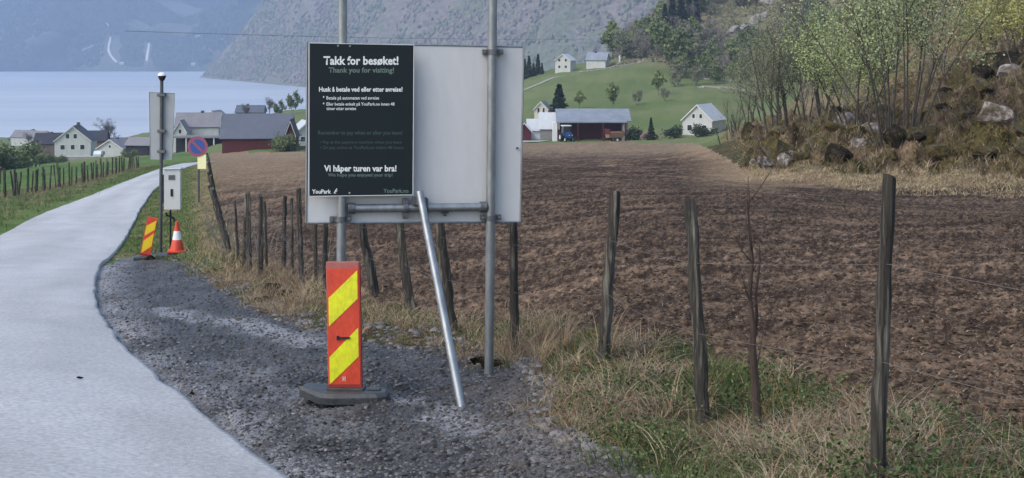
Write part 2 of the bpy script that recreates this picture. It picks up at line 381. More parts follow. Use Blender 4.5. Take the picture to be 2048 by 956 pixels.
def HZ(X, Y):                            # height of the built (displaced) ground
    px = HX + F * X / Y
    j = int(np.clip(np.searchsorted(cols_, px) - 1, 0, nc - 2)); i = int(np.clip(np.searchsorted(rows_, Y) - 1, 0, nr - 2))
    a_ = (px - cols_[j]) / (cols_[j + 1] - cols_[j]); b_ = (Y - rows_[i]) / (rows_[i + 1] - rows_[i])
    return float((WZ[i, j] * (1 - a_) + WZ[i, j + 1] * a_) * (1 - b_) + (WZ[i + 1, j] * (1 - a_) + WZ[i + 1, j + 1] * a_) * b_)
def G(px, d, dz=0.0):
    X = (px - HX) / F * d; return Vector((X, d, HZ(X, d) + dz))

# ------------------------------------------------------------------ road
dd = [1.0]
while dd[-1] < 126: dd.append(dd[-1] * 1.018 + 0.02)
dd = np.array(dd); nc2 = 26
V = []
el = fbm(dd * 1.3, dd * 0 + 3, 3) * 0.05; er = fbm(dd * 1.3 + 50, dd * 0 + 9, 3) * 0.06 + fbm(dd * 5, dd * 0 + 1, 2) * 0.02
for i, d in enumerate(dd):
    l = road_l(d) + el[i]; r = road_r(d) + er[i]; t = np.concatenate([[0, .002, .012], np.linspace(.05, .95, nc2 - 6), [.988, .998, 1]]); X = l + (r - l) * t
    Z = H(X, np.full(nc2, d)) + 0.035 + 0.03 * (1 - (2 * t - 1) ** 2) + fbm(X * 0.8, np.full(nc2, d) * 0.8, 2) * 0.006
    Z[0] -= 0.13; Z[-1] -= 0.13
    V.append(np.stack([X, np.full(nc2, d), Z], -1))
V = np.concatenate(V); ids2 = np.arange(len(V)).reshape(len(dd), nc2)
Q2 = np.stack([ids2[:-1, :-1], ids2[:-1, 1:], ids2[1:, 1:], ids2[1:, :-1]], -1).reshape(-1, 4)
M_road = mat('worn_pale_asphalt', (0.50, 0.505, 0.51), (0.40, 0.405, 0.415), scale=0.7, rough=0.6, bump=0.006, bscale=70, spec=0.45, speck=0.22, sscale=30, contrast=0.25, attr='Col')
uu = np.tile(np.linspace(0, 1, nc2), len(dd)); dv = np.repeat(dd, nc2)
rc_ = 1.0 + .20 * fbm(uu * 3.2, dv * .16, 5) + .10 * fbm(uu * 9, dv * 1.2, 3) + .05 * (np.cos((uu - .27) * 14) * (np.abs(uu - .27) < .22) + np.cos((uu - .72) * 14) * (np.abs(uu - .72) < .22)) - .22 * sstep(.94, 1.0, uu) * (fbm(dv * 3, uu * 3, 3) > -.1) - .15 * sstep(.06, 0, uu)
tag(npmesh('road', V, Q2, M_road, cols=np.repeat(rc_[:, None], 3, 1), smooth=True), kind='structure')

# ------------------------------------------------------------------ fjord and mountains
M_water = mat('fjord_water', (0.84, 0.84, 0.85), (0.66, 0.68, 0.71), scale=0.006, rough=0.45, metal=0.65, bump=2.5, bscale=0.2, spec=0.6, stretch=(0.25, 1, 1))  # pale part-metal colour and its bands stand in for the bright sky's reflection
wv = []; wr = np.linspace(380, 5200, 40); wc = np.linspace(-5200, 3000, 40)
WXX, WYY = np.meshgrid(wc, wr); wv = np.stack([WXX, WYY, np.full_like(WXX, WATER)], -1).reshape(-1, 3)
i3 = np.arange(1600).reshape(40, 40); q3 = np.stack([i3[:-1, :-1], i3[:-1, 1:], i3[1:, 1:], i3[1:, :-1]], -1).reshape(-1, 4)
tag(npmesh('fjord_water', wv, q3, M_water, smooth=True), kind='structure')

def seg_dist(X, Y, pts):
    best = np.full(X.shape, 1e9)
    for (x0, y0), (x1, y1) in zip(pts[:-1], pts[1:]):
        dx, dy = x1 - x0, y1 - y0; t = np.clip(((X - x0) * dx + (Y - y0) * dy) / (dx * dx + dy * dy), 0, 1)
        best = np.minimum(best, np.hypot(X - x0 - t * dx, Y - y0 - t * dy))
    return best
S1 = [(1800, 1350), (563, 1500), (17, 1700), (-335, 2150), (-724, 3010), (-420, 4500), (-300, 5600)]
def M1(X, Y):
    d = seg_dist(X, Y, S1); poly = S1 + [(3500, 5600), (3500, 1350)]
    ins = inpoly(X, Y, poly)
    d = d + (fbm(X * 0.004, Y * 0.004, 4) * 60 + ridged(X * 0.006, Y * 0.006, 3) * 26) * sstep(0, 200, d)
    h = np.where(d < 350, d * 1.08, 378 + (d - 350) * 0.35)
    h = np.minimum(h, 560) + fbm(X * 0.012, Y * 0.012, 5) * 26 * sstep(0, 120, d)
    return WATER + np.where(ins, h, -d * 0.3) - 0.5
def mountain(name, fn, x0, x1, y0, y1, nx, ny, m, colf):
    X, Y = np.meshgrid(np.linspace(x0, x1, nx), np.linspace(y0, y1, ny)); Z = fn(X, Y)
    i = np.arange(nx * ny).reshape(ny, nx); q = np.stack([i[:-1, :-1], i[:-1, 1:], i[1:, 1:], i[1:, :-1]], -1).reshape(-1, 4)
    keep = (Z.ravel()[q] > WATER - 6).any(1)
    o = npmesh(name, np.stack([X, Y, Z], -1).reshape(-1, 3), q[keep], m, cols=colf(X, Y, Z).reshape(-1, 3), smooth=True)
    return tag(o, kind='structure')
def col1(X, Y, Z):
    t = sstep(-0.35, 0.35, fbm(X * 0.01, Y * 0.006, 5)); c = mixc((0.235, 0.20, 0.175), (0.17, 0.19, 0.12), t)
    rks = sstep(0.25, 0.6, fbm(X * 0.03 + 9, Y * 0.02, 4)); return c * (1 - .6 * rks[..., None]) + np.array((0.22, 0.21, 0.21)) * .6 * rks[..., None]
M_mount = mat('mountain_wood_and_scree', (1.4, 1.4, 1.4), (0.6, 0.6, 0.6), scale=0.12, rough=0.95, bump=4.0, bscale=0.09, attr='Col', spec=0.05)
mountain('mountain', M1, -900, 3400, 1300, 5400, 560, 520, M_mount, col1)
S2 = [(-6500, 3300), (-3600, 3650), (-2200, 3950), (-900, 3975), (200, 3990), (900, 5200)]
def M2(X, Y):
    d = seg_dist(X, Y, S2); ins = inpoly(X, Y, S2 + [(900, 8000), (-6500, 8000)])
    val = 1 - 0.45 * np.exp(-((X + 1150) / 260) ** 2) * sstep(100, 500, d)
    g = fbm(X * 0.0022, Y * 0.0022, 5)
    h = np.minimum(d * 0.5, 150 + d * 0.2) * val * (1 + 0.35 * g * sstep(0, 250, d)) + ridged(X * 0.004, Y * 0.003, 4) * 22 * sstep(20, 300, d)
    return WATER + np.where(ins, np.minimum(h, 420) + 0.5, -d * 0.3) - 0.5
def col2(X, Y, Z):
    t = sstep(-0.2, 0.35, fbm(X * 0.003, Y * 0.003, 5)); c = mixc((0.006, 0.012, 0.014), (0.15, 0.16, 0.145), t)
    lo = sstep(60, 8, Z - WATER) * sstep(-0.2, .3, fbm(X * 0.006, Y * 0.006 + 4, 3)); return c * (1 - lo[..., None] * .5) + np.array((0.10, 0.13, 0.07)) * lo[..., None] * .5
mountain('far_mountain', M2, -5600, 900, 3300, 6200, 520, 300, M_mount, col2)

# ------------------------------------------------------------------ common materials
M_galv = mat('galvanised_steel', (0.40, 0.43, 0.45), (0.25, 0.27, 0.29), scale=14, rough=0.42, metal=0.75, spec=0.5, stretch=(1, 1, 0.35), bump=0.001, bscale=60)
M_galvd = mat('dull_clamp_steel', (0.20, 0.21, 0.23), (0.10, 0.105, 0.12), scale=20, rough=0.5, metal=0.6)
M_alu = mat('painted_panel', (0.64, 0.65, 0.67), (0.58, 0.595, 0.62), scale=2.2, rough=0.42, spec=0.4, contrast=0.4, speck=0.03, sscale=18, stretch=(1, 1, .3))
M_post = mat('dark_poster', (0.012, 0.018, 0.026), (0.010, 0.020, 0.022), scale=1.2, rough=0.45, spec=0.3)
M_txtw = flat('white_print', (0.82, 0.85, 0.85), 0.6, var=0.02); M_txtg = flat('grey_green_print', (0.17, 0.24, 0.21), 0.6, var=0.02)
M_txtd = flat('dim_green_print', (0.060, 0.095, 0.088), 0.6, var=0.02)
M_red = mat('orange_red_sheeting', (0.74, 0.085, 0.035), (0.50, 0.05, 0.028), scale=7, rough=0.42, spec=0.45, speck=.12, sscale=50, stretch=(1, 1, .5))
M_yel = mat('yellow_green_sheeting', (0.82, 0.86, 0.02), (0.60, 0.60, 0.03), scale=7, rough=0.42, spec=0.45, speck=.12, sscale=50, stretch=(1, 1, .5))
M_yelo = mat('warm_yellow_sheeting', (0.88, 0.66, 0.03), (0.78, 0.52, 0.03), scale=5, rough=0.4)
M_pink = mat('faded_red_plastic', (0.42, 0.16, 0.14), (0.33, 0.11, 0.10), scale=9, rough=0.6)
M_dred = flat('dark_red_plastic', (0.30, 0.035, 0.03), 0.5)
M_rub = mat('wet_rubber', (0.028, 0.032, 0.034), (0.06, 0.065, 0.07), scale=9, rough=0.38, spec=0.5, bump=0.006, bscale=40)
M_black = flat('black_plastic', (0.02, 0.022, 0.03), 0.45)
M_white = flat('white_paint', (0.78, 0.79, 0.80), 0.5, var=0.04)

class Fr:
    """local frame of a thing: photo points on a plane of constant local depth"""
    def __init__(s, o): s.o = o; s.M = Matrix.Translation(o.location) @ Matrix.Rotation(o.rotation_euler[2], 4, 'Z'); s.I = s.M.inverted()
    def __call__(s, px, py, y=0.0):
        r = Vector(((px - HX) / F, 1, -(py - HY) / F)); n = s.M.to_3x3() @ Vector((0, 1, 0))
        t = (y + n.dot(s.M.translation)) / n.dot(r); return s.I @ (r * t)
    def quad(s, mb, corners, y, th):      # slab with given front corners, thickness th behind
        v = [s(px, py, y) for px, py in corners]; k = len(v); w_ = [p + Vector((0, th, 0)) for p in v]
        mb.add(v + w_, [tuple(range(k)), tuple(range(2 * k - 1, k - 1, -1))] + [(i + k, (i + 1) % k + k, (i + 1) % k, i) for i in range(k)]); return mb

def lettering(fr, parent, txt, x0, x1, ycap, ybase, y, m, bold=0.0, name='lettering'):
    def mesh_of(s_):
        c = bpy.data.curves.new('t', 'FONT'); c.body = s_; c.size = 1; c.offset = bold; c.extrude = 0.0; c.resolution_u = 2
        o = bpy.data.objects.new('t', c); COL.objects.link(o)
        bpy.context.view_layer.update(); me = bpy.data.meshes.new_from_object(o.evaluated_get(bpy.context.evaluated_depsgraph_get()))
        bpy.data.objects.remove(o); bpy.data.curves.remove(c); return me
    me = mesh_of(txt); cap = 0.729
    xs = [v.co.x for v in me.vertices]; a0, a1 = min(xs), max(xs)
    p0 = fr(x0, ybase, y); p1 = fr(x1, ybase, y); pc = fr(x0, ycap, y)
    sx = (p1.x - p0.x) / (a1 - a0); sz = (pc.z - p0.z) / cap
    for v in me.vertices:
        x, yy = v.co.x, v.co.y; v.co = (p0.x + (x - a0) * sx, y, p0.z + (p1.z - p0.z) * (x - a0) / (a1 - a0) + yy * sz)
    me.name = name; me.materials.clear(); me.materials.append(m)
    o = bpy.data.objects.new(name, me); COL.objects.link(o); o.parent = parent; return o

# ------------------------------------------------------------------ the big board
O = G(683, 10.26); yaw = R(11.6)
B = thing('sign_board', 'large blank white panel on two galvanised poles with a dark poster at its left', 'sign board', O, yaw)
fr = Fr(B)
mb = fr.quad(MB(), [(612, 447), (1041, 444.5), (1048, 93), (615, 85)], 0.045, 0.012)
pan = mb.build('panel', M_alu, B, bevel=0.003)
mb = MB()
for a_, b_ in (((614, 85.5), (1047, 93.5)), ((612, 446), (1041, 443.5))):
    mb.tube([fr(*a_, 0.046), fr(*b_, 0.046)], 0.008, 8)
for a_, b_ in (((614.5, 86), (612.5, 446)), ((1047, 94), (1040.5, 443))):
    mb.tube([fr(*a_, 0.046), fr(*b_, 0.046)], 0.008, 8)
mb.build('edge_trim', M_galv, B, smooth=True)
def pole(px0, py0, px1, py1, y, r, name, zb=None):
    t_ = fr(px0, py0, y); b_ = fr(px1, py1, y)
    if zb is not None: b_.z = zb
    return MB().tube([b_, b_.lerp(t_, .5), t_], r, 20).build(name, M_galv, B, smooth=True)
p1 = pole(686, -180, 681, 760, 0.0, 0.037, 'pole', -0.15); p2 = pole(987, -180, 977, 768, 0.0, 0.037, 'pole', -0.35)
mb = MB(); q = fr(977, 762, 0); mb.lathe([(0.075, q.z - 0.05), (0.07, q.z + 0.01), (0.05, q.z + 0.03), (0.04, q.z + 0.035)], 16, (q.x, q.y)); mb.build('ground_socket', M_galvd, B, smooth=True)
def clamp(px, py, hw=0.085, y=0.0):
    c = fr(px, py, y); mb = MB()
    mb.tube([c + Vector((0, 0, -0.022)), c + Vector((0, 0, 0.022))], 0.047, 16)
    for sx in (-1, 1):
        mb.box(c.x + sx * 0.062 - 0.022, c.x + sx * 0.062 + 0.022, c.y - 0.008, c.y + 0.04, c.z - 0.02, c.z + 0.02)
        mb.tube([c + Vector((sx * 0.068, -0.028, 0)), c + Vector((sx * 0.068, 0.04, 0))], 0.007, 6)
        mb.tube([c + Vector((sx * 0.068, -0.034, 0)), c + Vector((sx * 0.068, -0.02, 0))], 0.012, 6)
    return mb.build('clamp', M_galvd, B, bevel=0.002)
clamp(986, 104); clamp(982, 435); clamp(681, 438)
q = fr(1034, 296, 0.045); MB().tube([q, q + Vector((0, -.02, 0))], .009, 8).build('bolt', M_galvd, pan)
# crossbar
mb = MB(); a_ = fr(696, 417, -0.0); b_ = fr(972, 414, -0.0)
mb.tube([a_, b_], 0.034, 18)
cb = mb.build('crossbar', M_galv, B, smooth=True)
mb = MB()
for t_ in (0.0, 0.955): c = a_.lerp(b_, t_); MB().tube([c, c + Vector((0.055, 0, 0))], 0.045, 16).build('bar_coupler', M_galvd, B, bevel=0.003)
for t_ in (0.41, 0.555):
    c = a_.lerp(b_, t_); mb = MB(); mb.tube([c - Vector((0.02, 0, 0)), c + Vector((0.02, 0, 0))], 0.048, 16)
    mb.box(c.x - 0.02, c.x + 0.02, c.y - 0.03, c.y + 0.03, c.z - 0.085, c.z + 0.075)
    mb.build('bar_coupler', M_galvd, B, bevel=0.003)
c = a_.lerp(b_, 0.70); MB().box(c.x - .012, c.x + .012, c.y, c.y + .04, c.z - .07, c.z - .03).box(c.x - .03, c.x + .03, c.y, c.y + .03, c.z - .05, c.z - .036).build('bracket', M_galvd, B)
# brace pole leaning out to the ground
ft = fr.I @ (G(923, 9.62)); tp = fr(839, 384, -0.085)
MB().tube([tp, ft + (ft - tp).normalized() * 0.05], [0.030, 0.034], 18).build('brace_pole', M_galv, B, smooth=True)
c = fr(843, 402, -0.06); MB().tube([c + Vector((0, 0, -.03)), c + Vector((0, 0, .03))], 0.043, 14).box(c.x - .07, c.x - .03, c.y, c.y + .05, c.z - .03, c.z + .03).build('clamp', M_galvd, B, bevel=.002)
# poster
po = fr.quad(MB(), [(619, 392), (825, 389), (827, 91), (619.5, 87)], -0.05, 0.006).build('poster', M_post, B)
mb = MB()
for a2, b2 in (((618, 86), (828, 90)), ((828, 90), (826, 390)), ((618, 393), (826, 390)), ((618, 86), (618, 393))):
    mb.tube([fr(*a2, -0.05), fr(*b2, -0.05)], 0.0035, 6)
mb.build('poster_edge', M_alu, po)
yt = -0.0515
L_ = [("Takk for besøket!", 647, 797, 112, 129, M_txtw, .03), ("Thank you for visiting!", 657, 788, 134.5, 145, M_txtg, .02),
 ("Husk å betale ved eller etter avreise!", 638, 805, 173.5, 183, M_txtw, .03), ("•", 646, 648.5, 188, 199, M_txtw, 0),
 ("Betale på automaten ved avreise", 653, 758, 192, 199, M_txtw, .012), ("•", 646, 648.5, 201, 212, M_txtw, 0),
 ("Eller betale enkelt på YouPark.no innen 48", 653, 789, 204.5, 211, M_txtw, .012), ("timer etter avreise", 653, 712, 213.5, 220, M_txtw, .012),
 ("Remember to pay when or after you leave!", 636, 805, 261, 269, M_txtd, .02), ("• Pay at the payment machine when you leave", 640, 804, 281, 287, M_txtd, .01),
 ("• Or pay online at YouPark.no within 48 hours", 640, 807, 291.5, 298, M_txtd, .01),
 ("Vi håper turen var bra!", 648, 793, 330, 342.5, M_txtw, .03), ("We hope you enjoyed your trip!", 656, 785, 346, 353, M_txtg, .012),
 ("YouPark", 624, 662, 378.5, 387, M_txtw, .025), ("YouPark.no", 767, 817, 377, 385.5, M_txtg, .012)]
for s_, x0, x1, yc, yb, m_, bd in L_: lettering(fr, po, s_, x0, x1, yc, yb, yt, m_, bd)
mb = MB()
def strk(a2, b2, r_): mb.tube([fr(*a2, yt), fr(*b2, yt)], r_, 6)
strk((674, 377), (668, 386), .003); strk((668, 386), (672, 386.5), .003); strk((671, 384), (675, 381), .0025)
mb.build('logo', M_txtw, po)
for x_, y_ in ((676, 91.5), (700, 92), (699, 386)): MB().tube([fr(x_, y_, -0.057), fr(x_, y_, -0.05)], 0.008, 8).build('screw', M_galv, po)

# ------------------------------------------------------------------ barrier boards
def barrier(label, loc, rz, hgt, lean, near_, feet_r):
    t = thing('barrier_board', label, 'marker board', loc, rz, None)
    w_ = 0.125 * hgt; z0 = 0.07; T = Matrix.Rotation(lean, 4, 'Y')
    def rect(mb, x0, x1, za, zb, y0, y1): return mb.box(x0, x1, y0, y1, za, zb, T)
    rect(MB(), -w_, w_, z0, z0 + 0.97 * hgt, -0.012, 0.012).build('plate', M_pink if near_ else M_red, t, bevel=.004)
    H0 = z0 + 0.05 * hgt; HH = 0.87 * hgt
    rect(MB(), -w_ + .006, w_ - .004, H0, H0 + HH, -0.0155, -0.0125).build('red_face', M_red, t)
    rect(MB(), -w_ - .002, w_ + .002, z0 - 0.0, H0 - .004, -0.016, 0.016).build('foot_bar', M_dred, t)
    ys = M_yel if near_ else M_yelo
    def par(zl0, zl1, zr0, zr1):
        x0, x1 = -w_ + .016, w_ - .012; f = lambda z: H0 + z * HH
        v = [(x0, -0.0185, f(zl0)), (x1, -0.0185, f(zr0)), (x1, -0.0185, f(zr1)), (x0, -0.0185, f(zl1))]
        v += [(x, -0.0158, z) for x, y, z in v]
        MB().add(v, [(0, 1, 2, 3), (7, 6, 5, 4), (4, 5, 1, 0), (5, 6, 2, 1), (6, 7, 3, 2), (7, 4, 0, 3)], T).build('yellow_stripe', ys, t)
    if near_:
        par(0.50, 0.745, 0.74, 0.985); par(0.0, 0.235, 0.24, 0.49)
        rect(MB(), -0.045, 0.05, H0 + 0.395 * HH, H0 + 0.41 * HH, -0.03, -0.019).box(-.05, -.035, -.03, .01, H0 + .385 * HH, H0 + .42 * HH, T).build('clip', M_black, t)
        rect(MB(), w_ - 0.004, w_ + 0.008, z0, z0 + 0.95 * hgt, -0.02, 0.02).build('side_rail', M_dred, t)
        lettered = MB(); rect(lettered, -.01, -.006, H0 + .025, H0 + .06, -.02, -.0185); rect(lettered, .006, .01, H0 + .025, H0 + .06, -.02, -.0185); rect(lettered, -.01, .01, H0 + .04, H0 + .044, -.02, -.0185)
        lettered.build('maker_mark', M_txtw, t)
    else:
        par(0.50, 0.80, 0.72, 0.99); par(0.0, 0.36, 0.24, 0.62)
    return t
bl = G(690, 9.78)
bb = barrier('upright red and yellow striped marker board standing before the big white panel', bl + Vector((0, 0, 0.0)), R(-4), 1.0, R(-1.0), True, 1)
# its rubber foot: long plate with bevelled ends
mb = MB(); n = 10
pl = [(-.345, -.02), (-.335, .07), (-.30, .11), (-.05, .125), (.28, .085), (.335, .03), (.335, -.09), (.27, -.13), (-.05, -.175), (-.16, -.17)]
v = [(x, y, 0.0) for x, y in pl] + [(x * 1.0, y, .055) for x, y in pl] + [(x * .93, y * .85, .082) for x, y in pl]; k = len(pl)
f = [tuple(range(k - 1, -1, -1)), tuple(range(2 * k, 3 * k))] + [(i, (i + 1) % k, k + (i + 1) % k, k + i) for i in range(k)] + [(k + i, k + (i + 1) % k, 2 * k + (i + 1) % k, 2 * k + i) for i in range(k)]
v = [(x, y, z + 0.10 * max(0, -x - .1) ) for x, y, z in v]
mb.add(v, f); mb.build('rubber_foot', M_rub, bb, bevel=.006)
MB().box(-.13, .15, -.06, .06, .078, .10).box(.17, .27, -.03, .03, .08, .095).build('foot_socket', M_rub, bb, bevel=.006)
b2 = barrier('yellow striped marker board leaning at the road edge beside the orange cone', G(289, 27.2), R(6), 0.84, R(11), False, 1)
for q_ in b2.children: pass
mb = MB(); mb.box(-.2, .3, -.18, .18, -0.03, .07); mb.build('rubber_foot', M_rub, b2, bevel=.02)

# ------------------------------------------------------------------ cone
cn = thing('traffic_cone', 'orange red traffic cone with a white band standing by the payment box', 'traffic cone', G(354, 27.0, 0.0), R(10))
mb = MB(); mb.lathe([(.145, .03), (.14, .06), (.098, .24), (.094, .25)], 20); MB().lathe([(.063, .43), (.03, .60), (.032, .62), (.02, .63)], 20).build('cone_tip', M_red, cn, smooth=True); mb.build('cone_body', M_red, cn, smooth=True)
MB().lathe([(.0945, .25), (.0635, .43)], 20).build('white_band', M_white, cn, smooth=True)
MB().box(-.19, .19, -.19, .19, -.01, .035).build('base_plate', M_red, cn, bevel=.01)
# dark slab the cone's neighbour pole stands by
sl = thing('paving_slab', 'low dark concrete slab lying under the cone', 'slab', G(348, 26.9, -0.0), R(4))
MB().box(-.34, .30, -.22, .22, -0.03, .05).build('slab_body', M_rub, sl, bevel=.015)
cn.location.z += 0.055

# ------------------------------------------------------------------ payment mast
d0 = 27.6; O2 = G(321.5, d0)
ms = thing('payment_mast', 'slim mast with a white domed lamp on top above a tall grey panel', 'mast', O2, 0)
f2 = Fr(ms)
M_dpole = mat('dark_grey_pole', (0.13, 0.14, 0.15), (0.08, 0.09, 0.10), scale=8, rough=0.45, metal=0.5)
M_pan2 = flat('grey_panel', (0.36, 0.39, 0.42), 0.5, var=0.05)
tb = f2(323.5, 160, 0); bt = f2(321, 515, 0)
MB().tube([bt - Vector((0, 0, .1)), tb], .036, 14).build('pole', M_dpole, ms, smooth=True)
c = f2(324, 160, 0); mb = MB(); mb.lathe([(.03, c.z - .02), (.055, c.z), (.085, c.z + .07), (.085, c.z + .09)], 18, (c.x, c.y)); mb.build('lamp_cup', M_black, ms, smooth=True)
MB().lathe([(.092, c.z + .09), (.09, c.z + .115), (.06, c.z + .15), (.02, c.z + .162)], 18, (c.x, c.y)).build('lamp_dome', M_white, ms, smooth=True)
pn = f2.quad(MB(), [(300.5, 319), (344, 320), (349.5, 187), (298.5, 184.5)], 0.05, 0.02).build('tall_panel', M_pan2, ms, bevel=.004)
mb = MB()
for a2, b2_ in (((300.5, 319), (298.5, 184.5)), ((344, 320), (349.5, 187)), ((298.5, 184.5), (349.5, 187))): mb.tube([f2(*a2, .05), f2(*b2_, .05)], .008, 6)
mb.build('panel_edge', M_galv, pn)
for yy in (190, 262, 303):
    q = f2(323, yy, 0); MB().box(q.x - .085, q.x + .085, q.y - .045, q.y + .05, q.z - .03, q.z + .03).tube([q + Vector((-.09, -.03, 0)), q + Vector((.09, -.03, 0))], .012, 6).build('clamp', M_galvd, ms, bevel=.004)
bx = thing('payment_box', 'pale grey payment box with a dark slot fixed beside the mast', 'payment box', G(344, d0 + .02), R(8))
f3 = Fr(bx); M_box = flat('box_paint', (0.62, 0.65, 0.64), 0.45, var=0.05)
q0 = f3(328, 420, 0); q1 = f3(361, 336, 0)
MB().box(q0.x, q1.x, -0.0, .22, q0.z, q1.z - .03).build('housing', M_box, bx, bevel=.012)
MB().box(q0.x - .02, q1.x + .02, -0.03, .25, q1.z - .028, q1.z + .0).build('lid', M_box, bx, bevel=.008)
u0 = f3(337, 360, 0); u1 = f3(350, 350, 0); MB().box(u0.x, u1.x, -.008, .0, u0.z, u1.z).build('screen', M_galvd, bx)
u0 = f3(341, 393, 0); u1 = f3(346, 378, 0); MB().box(u0.x, u1.x, -.012, -.001, u0.z, u1.z).build('card_slot', M_black, bx, bevel=.003)
MB().box(q0.x - .03, q0.x + .005, .02, .14, (q0.z + q1.z) / 2 - .3, (q0.z + q1.z) / 2 + .3).build('bracket', M_galvd, bx)
f = f3(332, 425, .1); MB().tube([f, f + Vector((.02, 0, -.06)), f + Vector((.1, 0, -.09)), f + Vector((.16, 0, -.12)), f + Vector((.18, 0, -.2))], .022, 8).tube([Vector((q0.x + .12, .12, q0.z)), Vector((q0.x + .12, .12, -.12))], .02, 8).build('cable_pipe', M_black, bx, smooth=True)

# ------------------------------------------------------------------ no parking sign
d1 = 38.0; O3 = G(397, d1); ns = thing('no_parking_sign', 'round blue and red no parking sign with a pale yellow plate below', 'road sign', O3, 0); f4 = Fr(ns)
M_ring = flat('sign_red', (0.30, 0.10, 0.15), 0.4, var=.05); M_blue = flat('sign_blue', (0.05, 0.10, 0.34), 0.4, var=.05); M_py = flat('pale_yellow', (0.92, 0.90, 0.52), 0.5, var=.04)
q = f4(395, 293, 0); qt = f4(397, 276, .03)
MB().tube([f4(397.5, 391, .03) - Vector((0, 0, .2)), qt], .03, 10).build('post', M_dpole, ns, smooth=True)
def disc(r0, y0, y1, m, nm, r1=0.0):
    mb = MB(); n = 40; v = []; 
    for yy in (y0, y1):
        for k in range(n):
            a_ = 2 * math.pi * k / n; v.append((q.x + r0 * math.cos(a_), yy, q.z + r0 * math.sin(a_)))
    f = [tuple(range(n)), tuple(range(2 * n - 1, n - 1, -1))] + [(i + n, (i + 1) % n + n, (i + 1) % n, i) for i in range(n)]
    return mb.add(v, f).build(nm, m, ns)
disc(.30, -.012, 0, M_ring, 'red_ring'); disc(.215, -.016, -.0125, M_blue, 'blue_disc')
T = Matrix.Translation(q) @ Matrix.Rotation(R(45), 4, 'Y'); MB().box(-.215, .215, -.0205, -.0165, -.035, .035, T).build('red_slash', M_ring, ns)
f4.quad(MB(), [(395, 338), (412, 338), (412, 309), (395, 309)], 0.0, .012).build('lower_plate', M_py, ns)

# ------------------------------------------------------------------ fences
M_wood = mat('weathered_wood', (0.10, 0.09, 0.075), (0.03, 0.028, 0.025), (0.27, 0.25, 0.215), scale=9, rough=0.85, bump=0.012, bscale=26, stretch=(2.2, 2.2, 0.16), contrast=0.22)
M_wood2 = mat('grey_wood', (0.14, 0.115, 0.09), (0.07, 0.06, 0.05), scale=8, rough=0.9, stretch=(2, 2, .2), bump=.01)
M_wire = flat('rusty_wire', (0.19, 0.165, 0.145), 0.5, metal=0.4)
def post_mesh(mb, base, top, r, seed, n=9):
    rg = random.Random(seed); k = 15; pts = []; rad = []
    ax = (top - base)
    for i in range(k):
        t_ = i / (k - 1); pts.append(base + ax * t_ + Vector((rg.uniform(-1, 1), rg.uniform(-1, 1), 0)) * r * 0.16)
        rad.append(r * (1.12 - 0.18 * t_) * rg.uniform(0.86, 1.07))
    v0 = len(mb.v); mb.tube(pts, rad, n)
    ang = [rg.uniform(0.86, 1.1) for _ in range(n)]
    for i in range(k):
        c = pts[i]
        for j in range(n):
            p = Vector(mb.v[v0 + i * n + j]); mb.v[v0 + i * n + j] = tuple(c + (p - c) * ang[j])
    a_ = rg.uniform(0, 6.28)
    for j in range(n):     # cut top
        p = Vector(mb.v[v0 + (k - 1) * n + j]); p.z += (math.cos(2 * math.pi * j / n + a_)) * r * 0.5; mb.v[v0 + (k - 1) * n + j] = tuple(p)
RF = [(1752,950,5.5,1777,354,16),(1410,832,7.5,1381,401,12.5),(1203,715,9.7,1229,386,11.5),(1030,703,11.5,1025,405,8),(908,680,12.8,871,398,11),(824,616,14.5,789,392,9.5),(754,594,16,711,400,9.5),
 (648,574,17.4,652,400,5),(605,565,18.5,596,378,5.5),(567,531,20,569,392,5.5),(521,545,19.6,522,390,5.5),(500,543,20.2,496,386,5),(488,520,21.3,492,396,4),(585,549,19.2,583,398,3),(534,541,20,530,403,3),(632,569,17.8,630,402,4),(478,524,21.8,469,400,3.2),(463,506,23,431,398,5.5),(457,490,24.6,424,378,5),
 (450,465,27.5,419,370,4.6),(444,440,31,421,352,4),(440,425,34.5,417,345,3.6),(436,408,39,419,338,3.2),(431,395,44,417,326,3),(428,380,50,417,322,2.8),(425,362,58,417,316,2.5),(422,345,70,415,311,2.2),(419,330,86,414,306,2)]
rf = thing('field_fence', 'row of leaning weathered posts with thin wire along the ploughed field', 'fence', G(1205, 9.7), 0)
def rel(p, o): return p - o.location
tops = []
for i, (bx_, by_, d, tx, ty, hw) in enumerate(RF):
    b_ = G(bx_, d); t_ = P(tx, ty, d + (0.06 if i % 2 else -0.05)); mb = MB()
    post_mesh(mb, rel(b_, rf) - Vector((0, 0, .12)), rel(t_, rf), hw * d / F * 1.02, i)
    o = mb.build('fence_post', M_wood, rf, smooth=True); tops.append((rel(b_, rf), rel(t_, rf), hw * d / F))
mb = MB(); rg = random.Random(4)
ext = (rel(G(2450, 4.0), rf), rel(G(2450, 4.0), rf) + Vector((.03, 0, 1.15)), .03); seq = [ext] + tops
b_, t_, r_ = ext; m2 = MB(); post_mesh(m2, b_ - Vector((0, 0, .12)), t_, .033, 99); m2.build('fence_post', M_wood, rf, smooth=True)
for fr_ in (0.72, 0.40):
    for (b0, t0, r0), (b1, t1, r1) in zip(seq[:-1], seq[1:]):
        f0 = fr_ + rg.uniform(-.03, .03); a_ = b0.lerp(t0, fr_) + Vector((0, -r0, 0)); c_ = b1.lerp(t1, fr_) + Vector((0, -r1, 0))
        sag = rg.uniform(.0, .05); mb.tube([a_.lerp(c_, k / 6) - Vector((0, 0, sag * math.sin(math.pi * k / 6))) for k in range(7)], 0.0014, 4, cap=False)
mb.build('wire', M_wire, rf)
